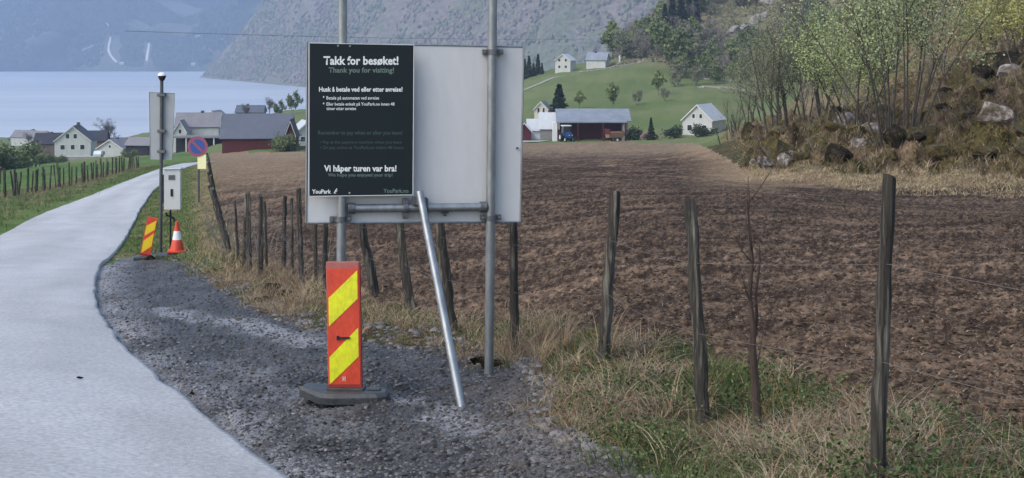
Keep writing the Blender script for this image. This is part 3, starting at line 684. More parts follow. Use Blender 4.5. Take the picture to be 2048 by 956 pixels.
# left fence
lf = thing('road_fence', 'long row of short dark posts between the green field and the road', 'fence', Vector((-17.5, 41, HZ(-17.5, 41))), 0)
d = 34.0; i = 0; lt = []
rg = random.Random(9)
while d < 122:
    X = float(road_l(d)) - 3.7 + rg.uniform(-.15, .15); b_ = Vector((X, d, HZ(X, d))); h = rg.uniform(.98, 1.32)
    mb = MB(); t_ = b_ + Vector((rg.gauss(0, .06), rg.gauss(0, .06), h)); post_mesh(mb, rel(b_, lf) - Vector((0, 0, .15)), rel(t_, lf), rg.uniform(.035, .062), 200 + i, 7)
    mb.build('fence_post', M_wood, lf, smooth=True); lt.append((rel(b_, lf), rel(t_, lf))); i += 1
    d += rg.uniform(1.1, 1.75) * (1.0 if rg.random() > .12 else .4)
mb = MB()
for fr_ in (.8, .5, .25):
    for (b0, t0), (b1, t1) in zip(lt[:-1], lt[1:]): mb.tube([b0.lerp(t0, fr_), b1.lerp(t1, fr_)], .003, 3, cap=False)
mb.build('wire', M_wire, lf)
# knoll-side row of leaning stakes
sf = thing('stake_fence', 'row of thin leaning stakes between the white farmhouse and the mossy bank', 'fence', G(1480, 104), 0)
for i in range(15):
    px = 1446 + i * 9 + rg.uniform(-2, 2); d = 108 - i * 2.2; b_ = G(px, d)
    t_ = b_ + Vector((-rg.uniform(.0, .75) , 0, rg.uniform(1.3, 2.1))); mb = MB(); post_mesh(mb, rel(b_, sf) - Vector((0, 0, .2)), rel(t_, sf), rg.uniform(.045, .07), 400 + i, 6); mb.build('stake', M_wood, sf)
# dead sapling
sp = thing('dead_sapling', 'thin bare dead sapling standing between the two nearest fence posts', 'sapling', G(1518, 6.9), 0)
M_bark = mat('dead_bark', (0.085, 0.06, 0.05), (0.04, 0.03, 0.027), scale=20, rough=0.9, stretch=(1, 1, .3), bump=.004)
f5 = Fr(sp); mb = MB()
b_ = Vector((0, 0, -.08)); pts = [b_, f5(1512, 770), f5(1504, 700), f5(1506, 655), f5(1500, 590), f5(1503, 520), f5(1499, 460), f5(1496, 404)]
for k, p in enumerate(pts): p.y += .02 * math.sin(k * 2.1)
mb.tube(pts, [.024, .022, .020, .016, .013, .011, .008, .004], 8)
mb.tube([f5(1505, 690), f5(1514, 640, .03), f5(1512, 590, .04), f5(1520, 520, .05), f5(1519, 490, .05)], [.011, .009, .007, .005, .002], 6)
for k in range(16):
    s_ = Vector(pts[1 + k % 6]).lerp(pts[2 + k % 6], rg.random()); dr = Vector((rg.uniform(-1, 1), rg.uniform(-1, 1), rg.uniform(.6, 1.6))).normalized()
    l_ = rg.uniform(.1, .34); mb.tube([s_, s_ + dr * l_ * .5, s_ + dr * l_ + Vector((rg.uniform(-.03, .03), 0, .05))], [.004, .003, .0012], 4)
mb.build('stem', M_bark, sp, smooth=True)
# ------------------------------------------------------------------ buildings
M_wwall = mat('white_boards', (0.60, 0.62, 0.61), (0.50, 0.52, 0.52), scale=1.5, rough=0.7, stretch=(1, 1, .3))
M_gwall = mat('grey_boards', (0.36, 0.35, 0.34), (0.27, 0.26, 0.26), scale=1.2, rough=0.8)
M_rwall = mat('red_boards', (0.11, 0.024, 0.024), (0.07, 0.017, 0.018), scale=1.6, rough=0.8, stretch=(3, 3, .25))
M_bwall = mat('brown_boards', (0.19, 0.15, 0.14), (0.13, 0.10, 0.10), scale=1.6, rough=0.8)
M_dwall = mat('dark_boards', (0.035, 0.035, 0.045), (0.022, 0.022, 0.03), scale=1.6, rough=0.8)
M_rdark = mat('dark_slate', (0.045, 0.048, 0.066), (0.035, 0.037, 0.05), scale=.8, rough=0.55, stretch=(1, 1, 3))
M_rblue = mat('blue_grey_sheet', (0.13, 0.145, 0.19), (0.105, 0.12, 0.155), scale=.5, rough=0.5, bump=.02, bscale=3)
M_rgrey = mat('grey_tiles', (0.26, 0.25, 0.27), (0.20, 0.20, 0.22), scale=.7, rough=0.6)
M_rpale = mat('pale_sheet', (0.62, 0.65, 0.68), (0.50, 0.54, 0.56), scale=.6, rough=0.45)
M_rlil = mat('weathered_zinc', (0.30, 0.33, 0.41), (0.20, 0.235, 0.25), scale=.35, rough=0.5)
M_glass = flat('window_glass', (0.03, 0.035, 0.045), 0.12, spec=0.6)
M_brick = flat('chimney_brick', (0.10, 0.08, 0.08), 0.85)
M_trim = flat('white_trim', (0.76, 0.78, 0.79), 0.6, var=.03)
M_dark = flat('dark_opening', (0.018, 0.018, 0.022), 0.9)

def gable(name, label, cat, px, d, rz, W, L, hw, hr, mw, mr, wins=(), doors=(), chim=None, over=0.35, top_off=0.0, group=None, loc=None, floor=None, trim=True, dz=0.0, band=None):
    """gable end faces local -y; W across, L deep, hw wall height, hr roof rise"""
    o = G(px, d) if loc is None else loc
    o = o.copy(); o.z += dz
    t = thing(name, label, cat, o, rz, group); x = W / 2; y = L / 2
    MB().prism([(-x, -1.6), (x, -1.6), (x, hw), (0, hw + hr), (-x, hw)], -y, y).build('wall', mw, t)
    sl = math.hypot(x, hr); th = .14; mb = MB(); k = over / sl
    for s_ in (-1, 1):
        p0 = Vector((0, 0, hw + hr + .03)); p1 = Vector((s_ * x * (1 + k), 0, hw - hr * k + .03)); nrm = Vector((s_ * hr, 0, x)).normalized() * th
        v = []
        for yy in (-y - over, y + over): v += [p0 + Vector((0, yy, 0)), p1 + Vector((0, yy, 0)), p1 + nrm + Vector((0, yy, 0)), Vector((0, yy, p0.z + th * sl / x))]
        f = [(0, 1, 2, 3), (7, 6, 5, 4), (0, 4, 5, 1), (1, 5, 6, 2), (2, 6, 7, 3), (3, 7, 4, 0)]
        mb.add(v, f)
    rf_ = mb.build('roof', mr, t)
    if trim:
        mb = MB()
        for s_ in (-1, 1):
            a_ = Vector((0, -y - over - .02, hw + hr + .08)); b_ = Vector((s_ * x * (1 + k), -y - over - .02, hw - hr * k + .08))
            mb.add([a_ + Vector((0, 0, .1)), b_ + Vector((0, 0, .1)), b_ - Vector((0, 0, .12)), a_ - Vector((0, 0, .12)), a_ + Vector((0, -.04, .1)), b_ + Vector((0, -.04, .1)), b_ + Vector((0, -.04, -.12)), a_ + Vector((0, -.04, -.12))],
                   [(0, 1, 2, 3), (7, 6, 5, 4), (4, 5, 1, 0), (5, 6, 2, 1), (6, 7, 3, 2), (7, 4, 0, 3)])
        mb.build('bargeboard', M_trim, rf_)
    if chim:
        for cx, cy, ch in chim:
            MB().box(cx - .35, cx + .35, cy - .35, cy + .35, hw + hr * (1 - abs(cx) / x) - .3, hw + hr + ch).build('chimney', M_brick, rf_)
    def opening(face, u, z, w_, h, nm, m, fm=M_trim):
        fw = .09; mb = MB(); pb = MB()
        if face == 'f': mb.box(u - w_ / 2 - fw, u + w_ / 2 + fw, -y - .05, -y + .02, z - fw, z + h + fw); pb.box(u - w_ / 2, u + w_ / 2, -y - .058, -y - .045, z, z + h)
        elif face == 'r': mb.box(x - .02, x + .05, u - w_ / 2 - fw, u + w_ / 2 + fw, z - fw, z + h + fw); pb.box(x + .045, x + .058, u - w_ / 2, u + w_ / 2, z, z + h)
        else: mb.box(-x - .05, -x + .02, u - w_ / 2 - fw, u + w_ / 2 + fw, z - fw, z + h + fw); pb.box(-x - .058, -x - .045, u - w_ / 2, u + w_ / 2, z, z + h)
        q_ = mb.build(nm, fm, t); pb.build('pane' if nm == 'window' else 'leaf', m, q_)
    for w_ in wins: opening(w_[0], w_[1], w_[2], w_[3], w_[4], 'window', M_glass)
    for w_ in doors: opening(w_[0], w_[1], w_[2], w_[3], w_[4], 'door', w_[5] if len(w_) > 5 else M_brick)
    return t
# ---- left hamlet
h1 = gable('house', 'white gabled house with dark slate roof, the largest among the left hamlet', 'house', 152, 325, R(8), 8.6, 8.5, 3.1, 3.5, M_wwall, M_rdark,
      wins=[('f', -1.2, 3.7, .8, 1.1), ('f', .6, 3.7, .8, 1.1), ('f', -2.4, 1.0, 1, 1.1), ('f', 2.3, 1.0, 1, 1.1), ('f', 0, 1.0, .9, 1.1)], chim=[(0.3, 1.5, .8)], dz=1.0)
h1b = gable('house', 'low brown walled house wing left of the largest white gabled house', 'house', 103, 332, R(98), 6.5, 7.2, 2.6, 2.4, M_bwall, M_rdark, wins=[('r', -1.5, .8, 1.1, 1), ('r', 1, .8, 1.1, 1)], chim=[(0, 0, .4)], dz=1.0, trim=False)
gable('house', 'dark roofed cottage with red brick wall right of the largest white gabled house', 'house', 189, 345, R(96), 6, 6.5, 3.0, 2.4, flat('brick_wall', (.28, .12, .11), .8), M_rdark, wins=[('r', 0, .9, 1, 1)], dz=1.3, trim=False)
gable('house', 'small white bungalow with grey roof beside the dark carport', 'house', 232, 305, R(-6), 6.2, 7, 1.9, 2.0, M_wwall, M_rgrey, wins=[('f', 0, 2.1, .5, .6), ('f', -1.6, .5, .8, .8)], chim=[(0, 0.5, .3)], dz=.3)
gable('shed', 'dark grey shed with sloping roof just left of the mast panel', 'shed', 283, 296, R(80), 4.5, 5.5, 2.2, 1.5, M_dwall, M_rgrey, doors=[('r', 0, 0, 2.4, 1.8, M_dark)], dz=.2, trim=False)
gable('house', 'large pale grey roofed house with a narrow white gable behind the no parking sign', 'house', 398, 300, R(97), 7.5, 9.6, 3.3, 2.9, M_wwall, M_rgrey, wins=[('r', -3, 1, 1.1, 1.1), ('r', 3, 1, 1.1, 1.1)], chim=[(0.2, -.8, .6)], dz=1.6)
gable('house_gable_wing', 'narrow white gable front at the left of the pale grey roof', 'house', 364, 293, R(2), 2.9, 4, 2.9, 2.4, M_wwall, M_rgrey, wins=[('f', 0, 2.6, .6, .9)], dz=1.6)
cp = thing('carport', 'long low flat roofed carport below the pale grey roofed house', 'carport', G(400, 283), R(2))
MB().box(-6.2, 6.0, -.2, 4, 2.5, 2.85).build('roof', M_rgrey, cp)
MB().box(-6, 5.8, 3.6, 3.8, -1, 2.5).build('back_wall', M_dwall, cp)
for x_ in (-5.9, -3, 0, 3, 5.6): MB().box(x_ - .1, x_ + .1, -.1, .1, -1, 2.5).build('post', M_trim, cp)
gable('house', 'small white two storey house squeezed against the blue grey barn', 'house', 432, 318, R(-12), 5.2, 5, 4.2, 2.0, M_wwall, M_rgrey, wins=[('f', -1, 3, .8, 1), ('f', 1, 3, .8, 1), ('f', -1, .8, .8, 1), ('f', 1, .8, .8, 1)], dz=1.5)
gable('barn', 'wide red barn with blue grey roof at the far end of the ploughed field', 'barn', 517, 240, R(94), 8.5, 12.0, 2.3, 3.9, M_rwall, M_rblue, doors=[('r', -4.6, 0.1, 1.6, 1.7, M_galvd), ('r', 2.6, 0.1, .35, 1.6, M_trim)], dz=.0, trim=False, over=.5)
gable('shed', 'narrow dark red gabled shed at the right end of the wide barn', 'shed', 584, 236, R(3), 1.9, 5, 2.6, 2.6, M_rwall, M_rdark, doors=[('f', .2, .0, .2, 2.4, M_trim)], dz=0)
gable('house', 'white house corner showing between the barn and the sign board', 'house', 610, 256, R(20), 5, 6, 2.4, 2.2, M_wwall, M_rpale, wins=[('f', -1, .8, .8, .9)], dz=.3)
gable('house', 'distant house with dark blue roof standing above the ridge of the wide barn', 'house', 502, 415, R(92), 7, 8.5, 1.8, 2.0, M_gwall, M_rblue, dz=.75, trim=False, chim=[(0, 1, .6)])
V_ = [(48, 560, 'grey roofed distant village house nearest the bushes', M_wwall, M_rgrey, 80), (64, 590, 'white distant village house with gable to the road', M_wwall, M_rdark, 10), (78, 540, 'low white distant village house beside the brown wing', M_wwall, M_rgrey, 75), (38, 640, 'tiny grey distant village house nearest the water', M_gwall, M_rgrey, 20), (72, 650, 'tiny pale roofed distant village house behind the others', M_gwall, M_rpale, 85)]
for px, d, lb, a_, b_, rz in V_: gable('house', lb, 'house', px, d, R(rz), 7, 8, 3.2, 2.6, a_, b_, wins=[('f', -1.5, 1, 1, 1.1), ('f', 1.5, 1, 1, 1.1), ('r', 0, 1, 1, 1.1)], dz=.8)
for px, lb in ((203, 'tiny white house alone on the far slope above the shore'), (244, 'tiny white house on the far shore below the pale ravine'), (283, 'tiny white house on the far shore right of the pale ravine'), (293, 'tiny grey boathouse beside the white house on the far shore'), (387, 'tiny white house on the far shore near the headland')):
    d = 4010 if px != 203 else 4060
    X = (px - HX) / F * d; z = float(M2(np.array([X]), np.array([d]))[0])
    gable('house', lb, 'house', 0, 0, R(85 if px != 293 else 10), 9 if px != 293 else 6, 13 if px != 293 else 6, 4, 3, M_wwall if px != 293 else M_gwall, M_rpale, wins=[('r', 0, 1, 1.4, 1.4)], loc=Vector((X, d, z + 1.0)))
# ---- right hamlet
d = 250
gable('barn', 'red barn with pale blue grey roof in front of the green meadow', 'barn', 1184, 262, R(90), 11, 13.4, 3.5, 1.9, M_rwall, M_rlil, doors=[('r', -1.3, -.2, 4.6, 2.9, M_rwall)], dz=.2, trim=False, over=.7)
bp_ = thing('barn_lean_to', 'dark open shelter under the front eaves of the red barn', 'lean-to', G(1184, 252.5), 0)
MB().box(-6.9, 6.9, 0, 4, 3.45, 3.7).build('roof', M_rlil, bp_)
for x_ in (-6.6, -2.7, 2.2, 6.5): MB().box(x_ - .12, x_ + .12, .1, .34, -1, 3.46).build('post', M_rwall, bp_)
MB().box(-7.6, -6.75, .2, 4, -1, 3.5).build('pale_side_wall', M_trim, bp_); MB().box(6.0, 6.9, .4, 4, -1, 3.3).build('grey_side_wall', M_gwall, bp_)
gable('shed', 'shed with a bright white sheet roof touching the left end of the red barn', 'shed', 1098, 262, R(90), 6, 3.6, 2.0, 2.9, M_gwall, M_rpale, doors=[('r', 0, -.5, 2.6, 2.2, M_dark)], dz=.1, trim=False)
gable('shed', 'open white shed with low roof, second from the sign board', 'shed', 1070, 262, R(90), 5, 2.8, 1.7, 2.0, M_trim, M_rpale, doors=[('r', 0, -.6, 2.0, 1.7, M_dark)], dz=.0, trim=False)
gable('shed', 'dark red gabled shed half hidden by the sign board edge', 'shed', 1046, 258, R(4), 2.9, 5, 1.9, 1.6, M_rwall, M_rdark, dz=.0)
gable('house', 'narrow cream house with upright windows behind the white sheet roof', 'house', 1086, 300, R(-14), 3.2, 4, 3.5, 1.7, flat('cream_wall', (.62, .58, .5), .7), M_rgrey, wins=[('f', -.6, 2.4, .5, 1.4), ('f', .6, 2.4, .5, 1.4)], dz=-.6)
gable('farmhouse', 'white farmhouse with pale roof and two small attic windows beside the bank', 'house', 1408, 262, R(-28), 6.2, 8, 2.7, 2.9, M_wwall, M_rpale, wins=[('f', -.75, 3.1, .55, .8), ('f', .75, 3.1, .55, .8), ('f', -1.6, .6, .9, 1.1), ('f', 1.5, .6, .9, 1.1), ('l', -2, .7, .9, 1.1), ('l', 1.5, .7, .9, 1.1)], dz=.1)
gable('farmhouse', 'upper white farmhouse with a bright roof above the green meadow', 'house', 1131, 437, R(-22), 5.4, 5.6, 3.2, 2.0, M_wwall, M_rpale, wins=[('f', -1.2, 2.8, .8, .9), ('f', 1.1, 2.8, .8, .9), ('f', -1.2, .6, .8, .9), ('f', 1.1, .6, .8, .9), ('l', 0, 1, 1, 1)], dz=.4)
gable('farmhouse', 'upper farmhouse with grey hipped looking roof right of the bright roofed one', 'house', 1196, 436, R(72), 6, 6.6, 2.2, 2.4, M_wwall, M_rlil, wins=[('r', -1.5, .6, .8, 1), ('r', 1.5, .6, .8, 1)], chim=[(0, .8, .5)], dz=.2)
sm = thing('signal_post', 'thin white post standing right of the upper farmhouses', 'post', G(1239, 437), 0); MB().box(-.25, .25, -.2, .2, -1, 3.0).build('post_body', M_trim, sm)
# concrete yard
yd = MB(); a_ = G(1040, 246); yp = [G(1000, 247, .12), G(1080, 247, .12), G(1100, 256, .15), G(1000, 256, .15)]
yd.add(yp, [(0, 1, 2, 3)]); tag(yd.build('yard_paving', flat('yard_concrete', (.5, .5, .52), .8)), kind='structure')
# tractor
M_tb = flat('tractor_blue', (.02, .06, .19), .35, spec=.5); M_tyre = flat('tyre', (.02, .02, .02), .85)
tr = thing('tractor', 'blue tractor with white cab roof parked under the red barn eaves', 'tractor', G(1135, 249.5), R(15))
MB().box(-.4, .4, -1.9, .2, .8, 1.75).box(-.36, .36, -2.05, -1.9, .9, 1.6).build('bonnet', M_tb, tr, bevel=.08)
MB().box(-.8, .8, .1, 1.6, 1.0, 1.9).build('body', M_tb, tr, bevel=.08)
MB().prism([(-.75, 1.9), (.75, 1.9), (.68, 2.95), (-.68, 2.95)], .15, 1.5).build('cab_glass', M_glass, tr)
MB().box(-.85, .85, .0, 1.7, 2.95, 3.15).build('cab_roof', M_trim, tr, bevel=.06)
def wheel(parent, x, y, r, w_, nm='wheel'):
    mb = MB(); n = 18; v = []
    for s_, rr_ in ((-.5, r * .93), (-.35, r), (.35, r), (.5, r * .93)):
        for k in range(n): a_ = 2 * math.pi * k / n; v.append((x + s_ * w_, y + rr_ * math.cos(a_), r + rr_ * math.sin(a_)))
    f = [(i * n + j, i * n + (j + 1) % n, (i + 1) * n + (j + 1) % n, (i + 1) * n + j) for i in range(3) for j in range(n)] + [tuple(range(n - 1, -1, -1)), tuple(range(3 * n, 4 * n))]
    mb.add(v, f); o = mb.build(nm, M_tyre, parent)
    MB().tube([(x - w_ * .55, y, r), (x + w_ * .55, y, r)], r * .5, 12).build('rim', M_trim, o)
for s_ in (-1, 1): wheel(tr, s_ * 1.0, 1.0, .85, .45); wheel(tr, s_ * .8, -1.4, .55, .32)
for s_ in (-1, 1): MB().box(s_ * .28 - .09, s_ * .28 + .09, -2.08, -2.04, 1.3, 1.45).build('headlight', M_trim, tr)
# trailer
tl = thing('farm_trailer', 'brown wooden farm trailer with sloping sides at the barn right end', 'trailer', G(1229, 249.5), R(-70))
M_tan = flat('tan_boards', (.30, .17, .11), .8)
MB().prism([(-.9, .85), (.9, .85), (1.15, 1.9), (-1.15, 1.9)], -1.5, 1.5).build('box_body', M_tan, tl)
MB().box(-.06, .06, -2.9, -1.5, .7, .82).build('drawbar', M_galvd, tl); MB().box(-1.2, 1.2, -1.56, -1.5, 1.5, 2.5).build('headboard', M_rwall, tl)
for s_ in (-1, 1): wheel(tl, s_ * 1.0, .1, .45, .3)
# heap
hp = MB(); rg = random.Random(5)
for k in range(26):
    x_ = rg.uniform(-1.5, 1.5); z_ = rg.uniform(0, 1.7) * (1 - abs(x_) / 2.1); hp.tube([(x_, rg.uniform(-1.5, -.8), z_ + .2), (x_ + rg.uniform(-.1, .1), rg.uniform(.6, 1.3), z_ + .2)], rg.uniform(.16, .26), 7)
lg = hp.build('log_pile', mat('cut_logs', (.30, .20, .18), (.13, .09, .085), scale=1.5, rough=.9)); lg.location = G(1299, 246); tag(lg, 'reddish brown log pile under the small cone shaped conifer', 'log pile')
# car
cr = thing('parked_car', 'small white car parked beside the largest white gabled house', 'car', G(197, 296, 0.0), R(100))
MB().prism([(-2.1, .35), (2.1, .35), (2.15, .8), (1.9, .95), (1.1, 1.0), (.6, 1.45), (-1.2, 1.5), (-1.9, 1.0), (-2.15, .9)], -.85, .85).build('body', M_trim, cr, bevel=.08)
MB().prism([(1.0, 1.02), (.58, 1.4), (-1.15, 1.44), (-1.75, 1.02)], -.87, .87).build('side_window', M_glass, cr)
mbw = [(-1.3, -.8), (-1.3, .8), (1.3, -.8), (1.3, .8)]
for x_, y_ in mbw:
    mb = MB(); mb.tube([(x_, y_ - .1, .33), (x_, y_ + .1, .33)], .33, 14); wo_ = mb.build('wheel', M_tyre, cr); MB().tube([(x_, y_ - .12, .33), (x_, y_ + .12, .33)], .18, 10).build('rim', M_galvd, wo_)
# low garden walls of the white gabled house
gw = thing('garden_wall', 'pale low garden wall at the foot of the largest white gabled house', 'wall', G(152, 292, 0), R(3)); MB().box(-5.5, 4.5, -.15, .15, -.6, .7).build('wall_body', M_gwall, gw); MB().box(-5.6, 4.6, -.2, .2, .7, .8).build('coping', M_trim, gw)
# overhead cable from a far pole across to the mountain foot
cbm = MB(); A = P(250, 62, 620); Bq = P(1180, 78, 900)
cbm.tube([A.lerp(Bq, k / 30) - Vector((0, 0, 1.5 * math.sin(math.pi * k / 30))) for k in range(31)], .11, 5); cb_ = cbm.build('overhead_cable', flat('cable', (.06, .065, .08), .6)); tag(cb_, 'thin dark overhead cable crossing before the mountain above the board', 'cable')
# ------------------------------------------------------------------ trees
M_leaf = {}
def leafmat(nm, rough=0.7): 
    if nm not in M_leaf: M_leaf[nm] = mat(nm, (1.15, 1.15, 1.15), (.85, .85, .85), scale=3, rough=rough, attr='Col', spec=.2)
    return M_leaf[nm]
M_bk = mat('bark', (0.095, 0.085, 0.075), (0.05, 0.045, 0.04), scale=6, rough=.9, stretch=(1, 1, .3))
M_bkp = mat('pale_bark', (0.26, 0.24, 0.22), (0.11, 0.10, 0.095), scale=6, rough=.85, stretch=(1, 1, .5))
def quads(C, size, rg, asp=1.0, up=0.0):
    n = len(C); u = rg.normal(size=(n, 3)); u[:, 2] *= (1 - up); u /= np.linalg.norm(u, axis=1)[:, None]
    t = rg.normal(size=(n, 3)); v = np.cross(u, t); v /= np.linalg.norm(v, axis=1)[:, None]
    s = (size * rg.uniform(.6, 1.4, n))[:, None]
    a_ = C - u * s * .5 - v * s * .5 * asp; b_ = C + u * s * .5 - v * s * .35 * asp; c_ = C + u * s * .5 + v * s * .5 * asp; d_ = C - u * s * .4 + v * s * .5 * asp
    V = np.stack([a_, b_, c_, d_], 1).reshape(-1, 3); return V, np.arange(4 * n).reshape(n, 4)
def skeleton(rg, h, stems, spread, levels=3, base_r=.1, droop=0.0, nb=(5, 9), straight=.5, fan=.35, first=.25):
    mb = MB(); tips = []
    def br(p, dr, ln, r, lv):
        k = 5 if lv < 2 else 3; pts = [p]; d_ = dr.copy()
        for i in range(k):
            d_ = (d_ + Vector(rg.normal(size=3)) * .13 * (1.4 if lv else .6) + Vector((0, 0, .06 * straight - droop * lv * .05))).normalized()
            pts.append(pts[-1] + d_ * ln / k)
        mb.tube(pts, [r * (1 - .8 * i / k) for i in range(k + 1)], 6 if lv == 0 else (4 if lv == 1 else 3), cap=False)
        if lv >= 1:
            for q in pts[1:]: tips.append((q, lv))
        if lv < levels:
            n_ = int(rg.integers(nb[0], nb[1] + 1))
            for j in range(n_):
                t_ = rg.uniform(first if lv == 0 else .15, 1.0); x = t_ * k; i = min(int(x), k - 1); q = pts[i].lerp(pts[i + 1], x - i)
                a_ = rg.uniform(0, 2 * math.pi); side = Vector((math.cos(a_), math.sin(a_), rg.uniform(.1, .9) - droop))
                nd = (d_ * .7 + side * rg.uniform(.5, 1.1)).normalized()
                br(q, nd, ln * rg.uniform(.3, .55) * (1.15 - .5 * t_), r * .42 * (1 - .5 * t_), lv + 1)
    for s_ in range(stems):
        a_ = 2 * math.pi * s_ / stems + rg.uniform(-.4, .4); f_ = fan * rg.uniform(.4, 1.2) if stems > 1 else .06
        d_ = Vector((math.cos(a_) * f_, math.sin(a_) * f_, 1)).normalized()
        br(Vector((math.cos(a_) * .12 * (stems > 1) * stems * .3, math.sin(a_) * .12 * (stems > 1) * stems * .3, -.25)), d_, h * rg.uniform(.75, 1.0), base_r * rg.uniform(.7, 1), 0)
    return mb, tips
def make_tree(name, label, cat, seed, h, stems=1, leaves=900, lsize=.3, lcol=((.10, .14, .04), (.17, .2, .08)), bark=None, group=None, levels=2, base_r=.1, fan=.35, jitter=.3, nb=(6, 9), asp=1.0, first=.25, crown='crown', droop=0.0, cl=0.5):
    rg = np.random.default_rng(seed); t = thing(name, label, cat, group=group)
    mb, tips = skeleton(rg, h, stems, 1, levels, base_r, nb=nb, fan=fan, first=first, droop=droop)
    mb.build('trunk', bark or M_bk, t)
    if leaves:
        T = np.array([tuple(q) for q, l in tips]); wgt = rg.uniform(0, 1, len(T)) ** 2 * cl + (1 - cl); wgt /= wgt.sum()
        idx = rg.choice(len(T), leaves, p=wgt); C = T[idx] + rg.normal(size=(leaves, 3)) * jitter
        C[:, 2] = np.maximum(C[:, 2], .15 * h * first)
        V, Qd = quads(C, lsize, rg, asp); tone = rg.uniform(0, 1, len(T))[idx] * .6 + rg.uniform(0, 1, leaves) * .4
        cc = np.array(lcol[0]) * (1 - tone[:, None]) + np.array(lcol[1]) * tone[:, None]
        npmesh(crown, V, Qd, leafmat('leaves'), cols=np.repeat(cc, 4, 0), parent=t)
    return t
def make_spruce(name, label, cat, seed, h, group=None, col=((.018, .035, .022), (.035, .06, .03)), dens=1.0):
    rg = np.random.default_rng(seed); t = thing(name, label, cat, group=group)
    MB().tube([(0, 0, -.3), (0, 0, h * .98)], [h * .018, .02], 6).build('trunk', M_bk, t)
    V = []; n = int(h * 150 * dens); zt = rg.uniform(0, 1, n) ** 1.25; z = h * (.05 + .95 * zt); rr_ = (h * .27) * (1 - zt) * rg.uniform(.15, 1.0, n) ** .6 * (0.8 + .2 * np.sin(z * 6)) + .05
    a_ = rg.uniform(0, 6.283, n); C = np.stack([rr_ * np.cos(a_), rr_ * np.sin(a_), z - rr_ * .35], 1)
    V, Qd = quads(C, h * .06, rg, .5, .6); tone = rg.uniform(0, 1, n); cc = np.array(col[0]) * (1 - tone[:, None]) + np.array(col[1]) * tone[:, None]
    npmesh('crown', V, Qd, leafmat('needles'), cols=np.repeat(cc, 4, 0), parent=t); return t
def put(proto, loc, s_=1.0, rz=0.0, label=None, used=set(), group=None):
    o = proto
    if proto.name in used: o = copy_tree(proto)
    used.add(proto.name) if proto.name not in used else None
    o.location = loc; o.rotation_euler = (0, 0, rz); o.scale = (s_, s_, s_ * random.uniform(.92, 1.08))
    if label: o['label'] = label
    if group: o['group'] = group
    return o
LG = ((.16, .21, .08), (.28, .33, .14)); MG = ((.11, .15, .065), (.19, .23, .10)); DG = ((.04, .06, .038), (.07, .095, .05)); BR = ((.19, .165, .15), (.32, .28, .26)); GB = ((.16, .17, .11), (.25, .25, .17))
# mid-distance hillside (d 400-560), shown 15-30 px high
K = []
K.append(make_tree('pale_green_tree', 'pale green spring tree on the far hillside above the meadow', 'tree', 1, 7, 1, 1300, .42, LG, group='pale green trees on the far hillside', levels=2, jitter=.35))
K.append(make_tree('green_tree', 'mid green rounded tree on the far hillside above the meadow', 'tree', 2, 8, 2, 1500, .42, MG, group='mid green trees on the far hillside', levels=2, jitter=.4))
K.append(make_tree('bare_tree', 'grey brown leafless tree on the far hillside above the meadow', 'tree', 3, 7, 2, 1300, .28, BR, group='leafless trees on the far hillside', levels=2, jitter=.4, asp=.3))
K.append(make_tree('olive_tree', 'olive grey budding tree on the far hillside above the meadow', 'tree', 4, 6, 3, 1200, .34, GB, group='budding trees on the far hillside', levels=2, jitter=.4, asp=.6))
rg = random.Random(21); cnt = 0
for tries in range(4000):
    if cnt >= 290: break
    d = rg.uniform(395, 600); px = rg.uniform(1225, 1640) if rg.random() < .85 else rg.uniform(1640, 2000)
    r = float(row_of(px, d))
    lim = 128 if px < 1300 else (175 if px < 1500 else 200)
    if r > lim + rg.uniform(-15, 10) or r < -60: continue
    if 1430 < px < 1560 and 5 < r < 95 and d < 520: continue
    if px < 1330 and 100 < r: 
        if rg.random() > .55: continue
    if 1290 < px < 1420 and 60 < r < 175 and rg.random() > .3: continue
    k = rg.choices([0, 1, 2, 3], [.22, .16, .4, .3])[0]
    if 1480 < px < 1620 and r < 110: k = rg.choices([1, 2, 3], [.2, .55, .25])[0]
    put(K[k], G(px, d, -.5), rg.uniform(.6, 1.3) if px > 1420 else rg.uniform(.9, 1.7), rg.uniform(0, 6.28)); cnt += 1
for i in range(120):
    px = rg.uniform(1335, 1650) if i < 80 else rg.uniform(1235, 1430); d = rg.uniform(368, 432) if i < 80 else rg.uniform(436, 462); put(K[rg.choices([0, 1, 2, 3], [.08, .25, .37, .3])[0]], G(px, d, -.6), rg.uniform(.5, .95), rg.uniform(0, 6.28))
# individually readable trees and bushes on the meadow and round the farms
S1_ = make_spruce('spruce', 'tall dark spruce behind the red barn roof', 'spruce', 5, 8.6)
put(S1_, G(1118, 300, -.3), 1.0); S1_.scale = (1.7, 1.7, 1.05)
sp2 = [(1330, 480, 1.6), (1345, 485, 1.9), (1362, 490, 1.75), (1378, 495, 1.5), (1392, 500, 1.3)]
for px, d, s_ in sp2: put(S1_, G(px, d), s_, rg.uniform(0, 6), 'dark blue green spruce in the clump on the hill crest', group='spruces on the hill crest')
for px, d, s_ in [(1050, 446, .95), (1058, 450, 1.1), (1067, 449, .8), (1076, 452, 1.0), (1084, 448, .7)]: put(S1_, G(px, d, -2.0), s_, rg.uniform(0, 6), 'dark spruce in the row left of the upper white farmhouse', group='spruces left of the upper farm')
put(S1_, G(1302, 244), .50, 1, 'small cone shaped conifer above the log pile')
U = [('green', 1160, 322, .55, 'slender pale tree on the meadow just above the red barn roof'), ('green', 1226, 318, .75, 'tall thin tree on the meadow right of the red barn roof'), ('olive', 1275, 330, .55, 'small olive tree midway along the meadow'), ('green', 1318, 345, .75, 'rounded tree at the upper middle of the meadow'), ('olive', 1330, 335, .5, 'low bush on the meadow below the rounded tree')]
kk = {'green': K[0], 'olive': K[3], 'mid': K[1], 'bare': K[2]}
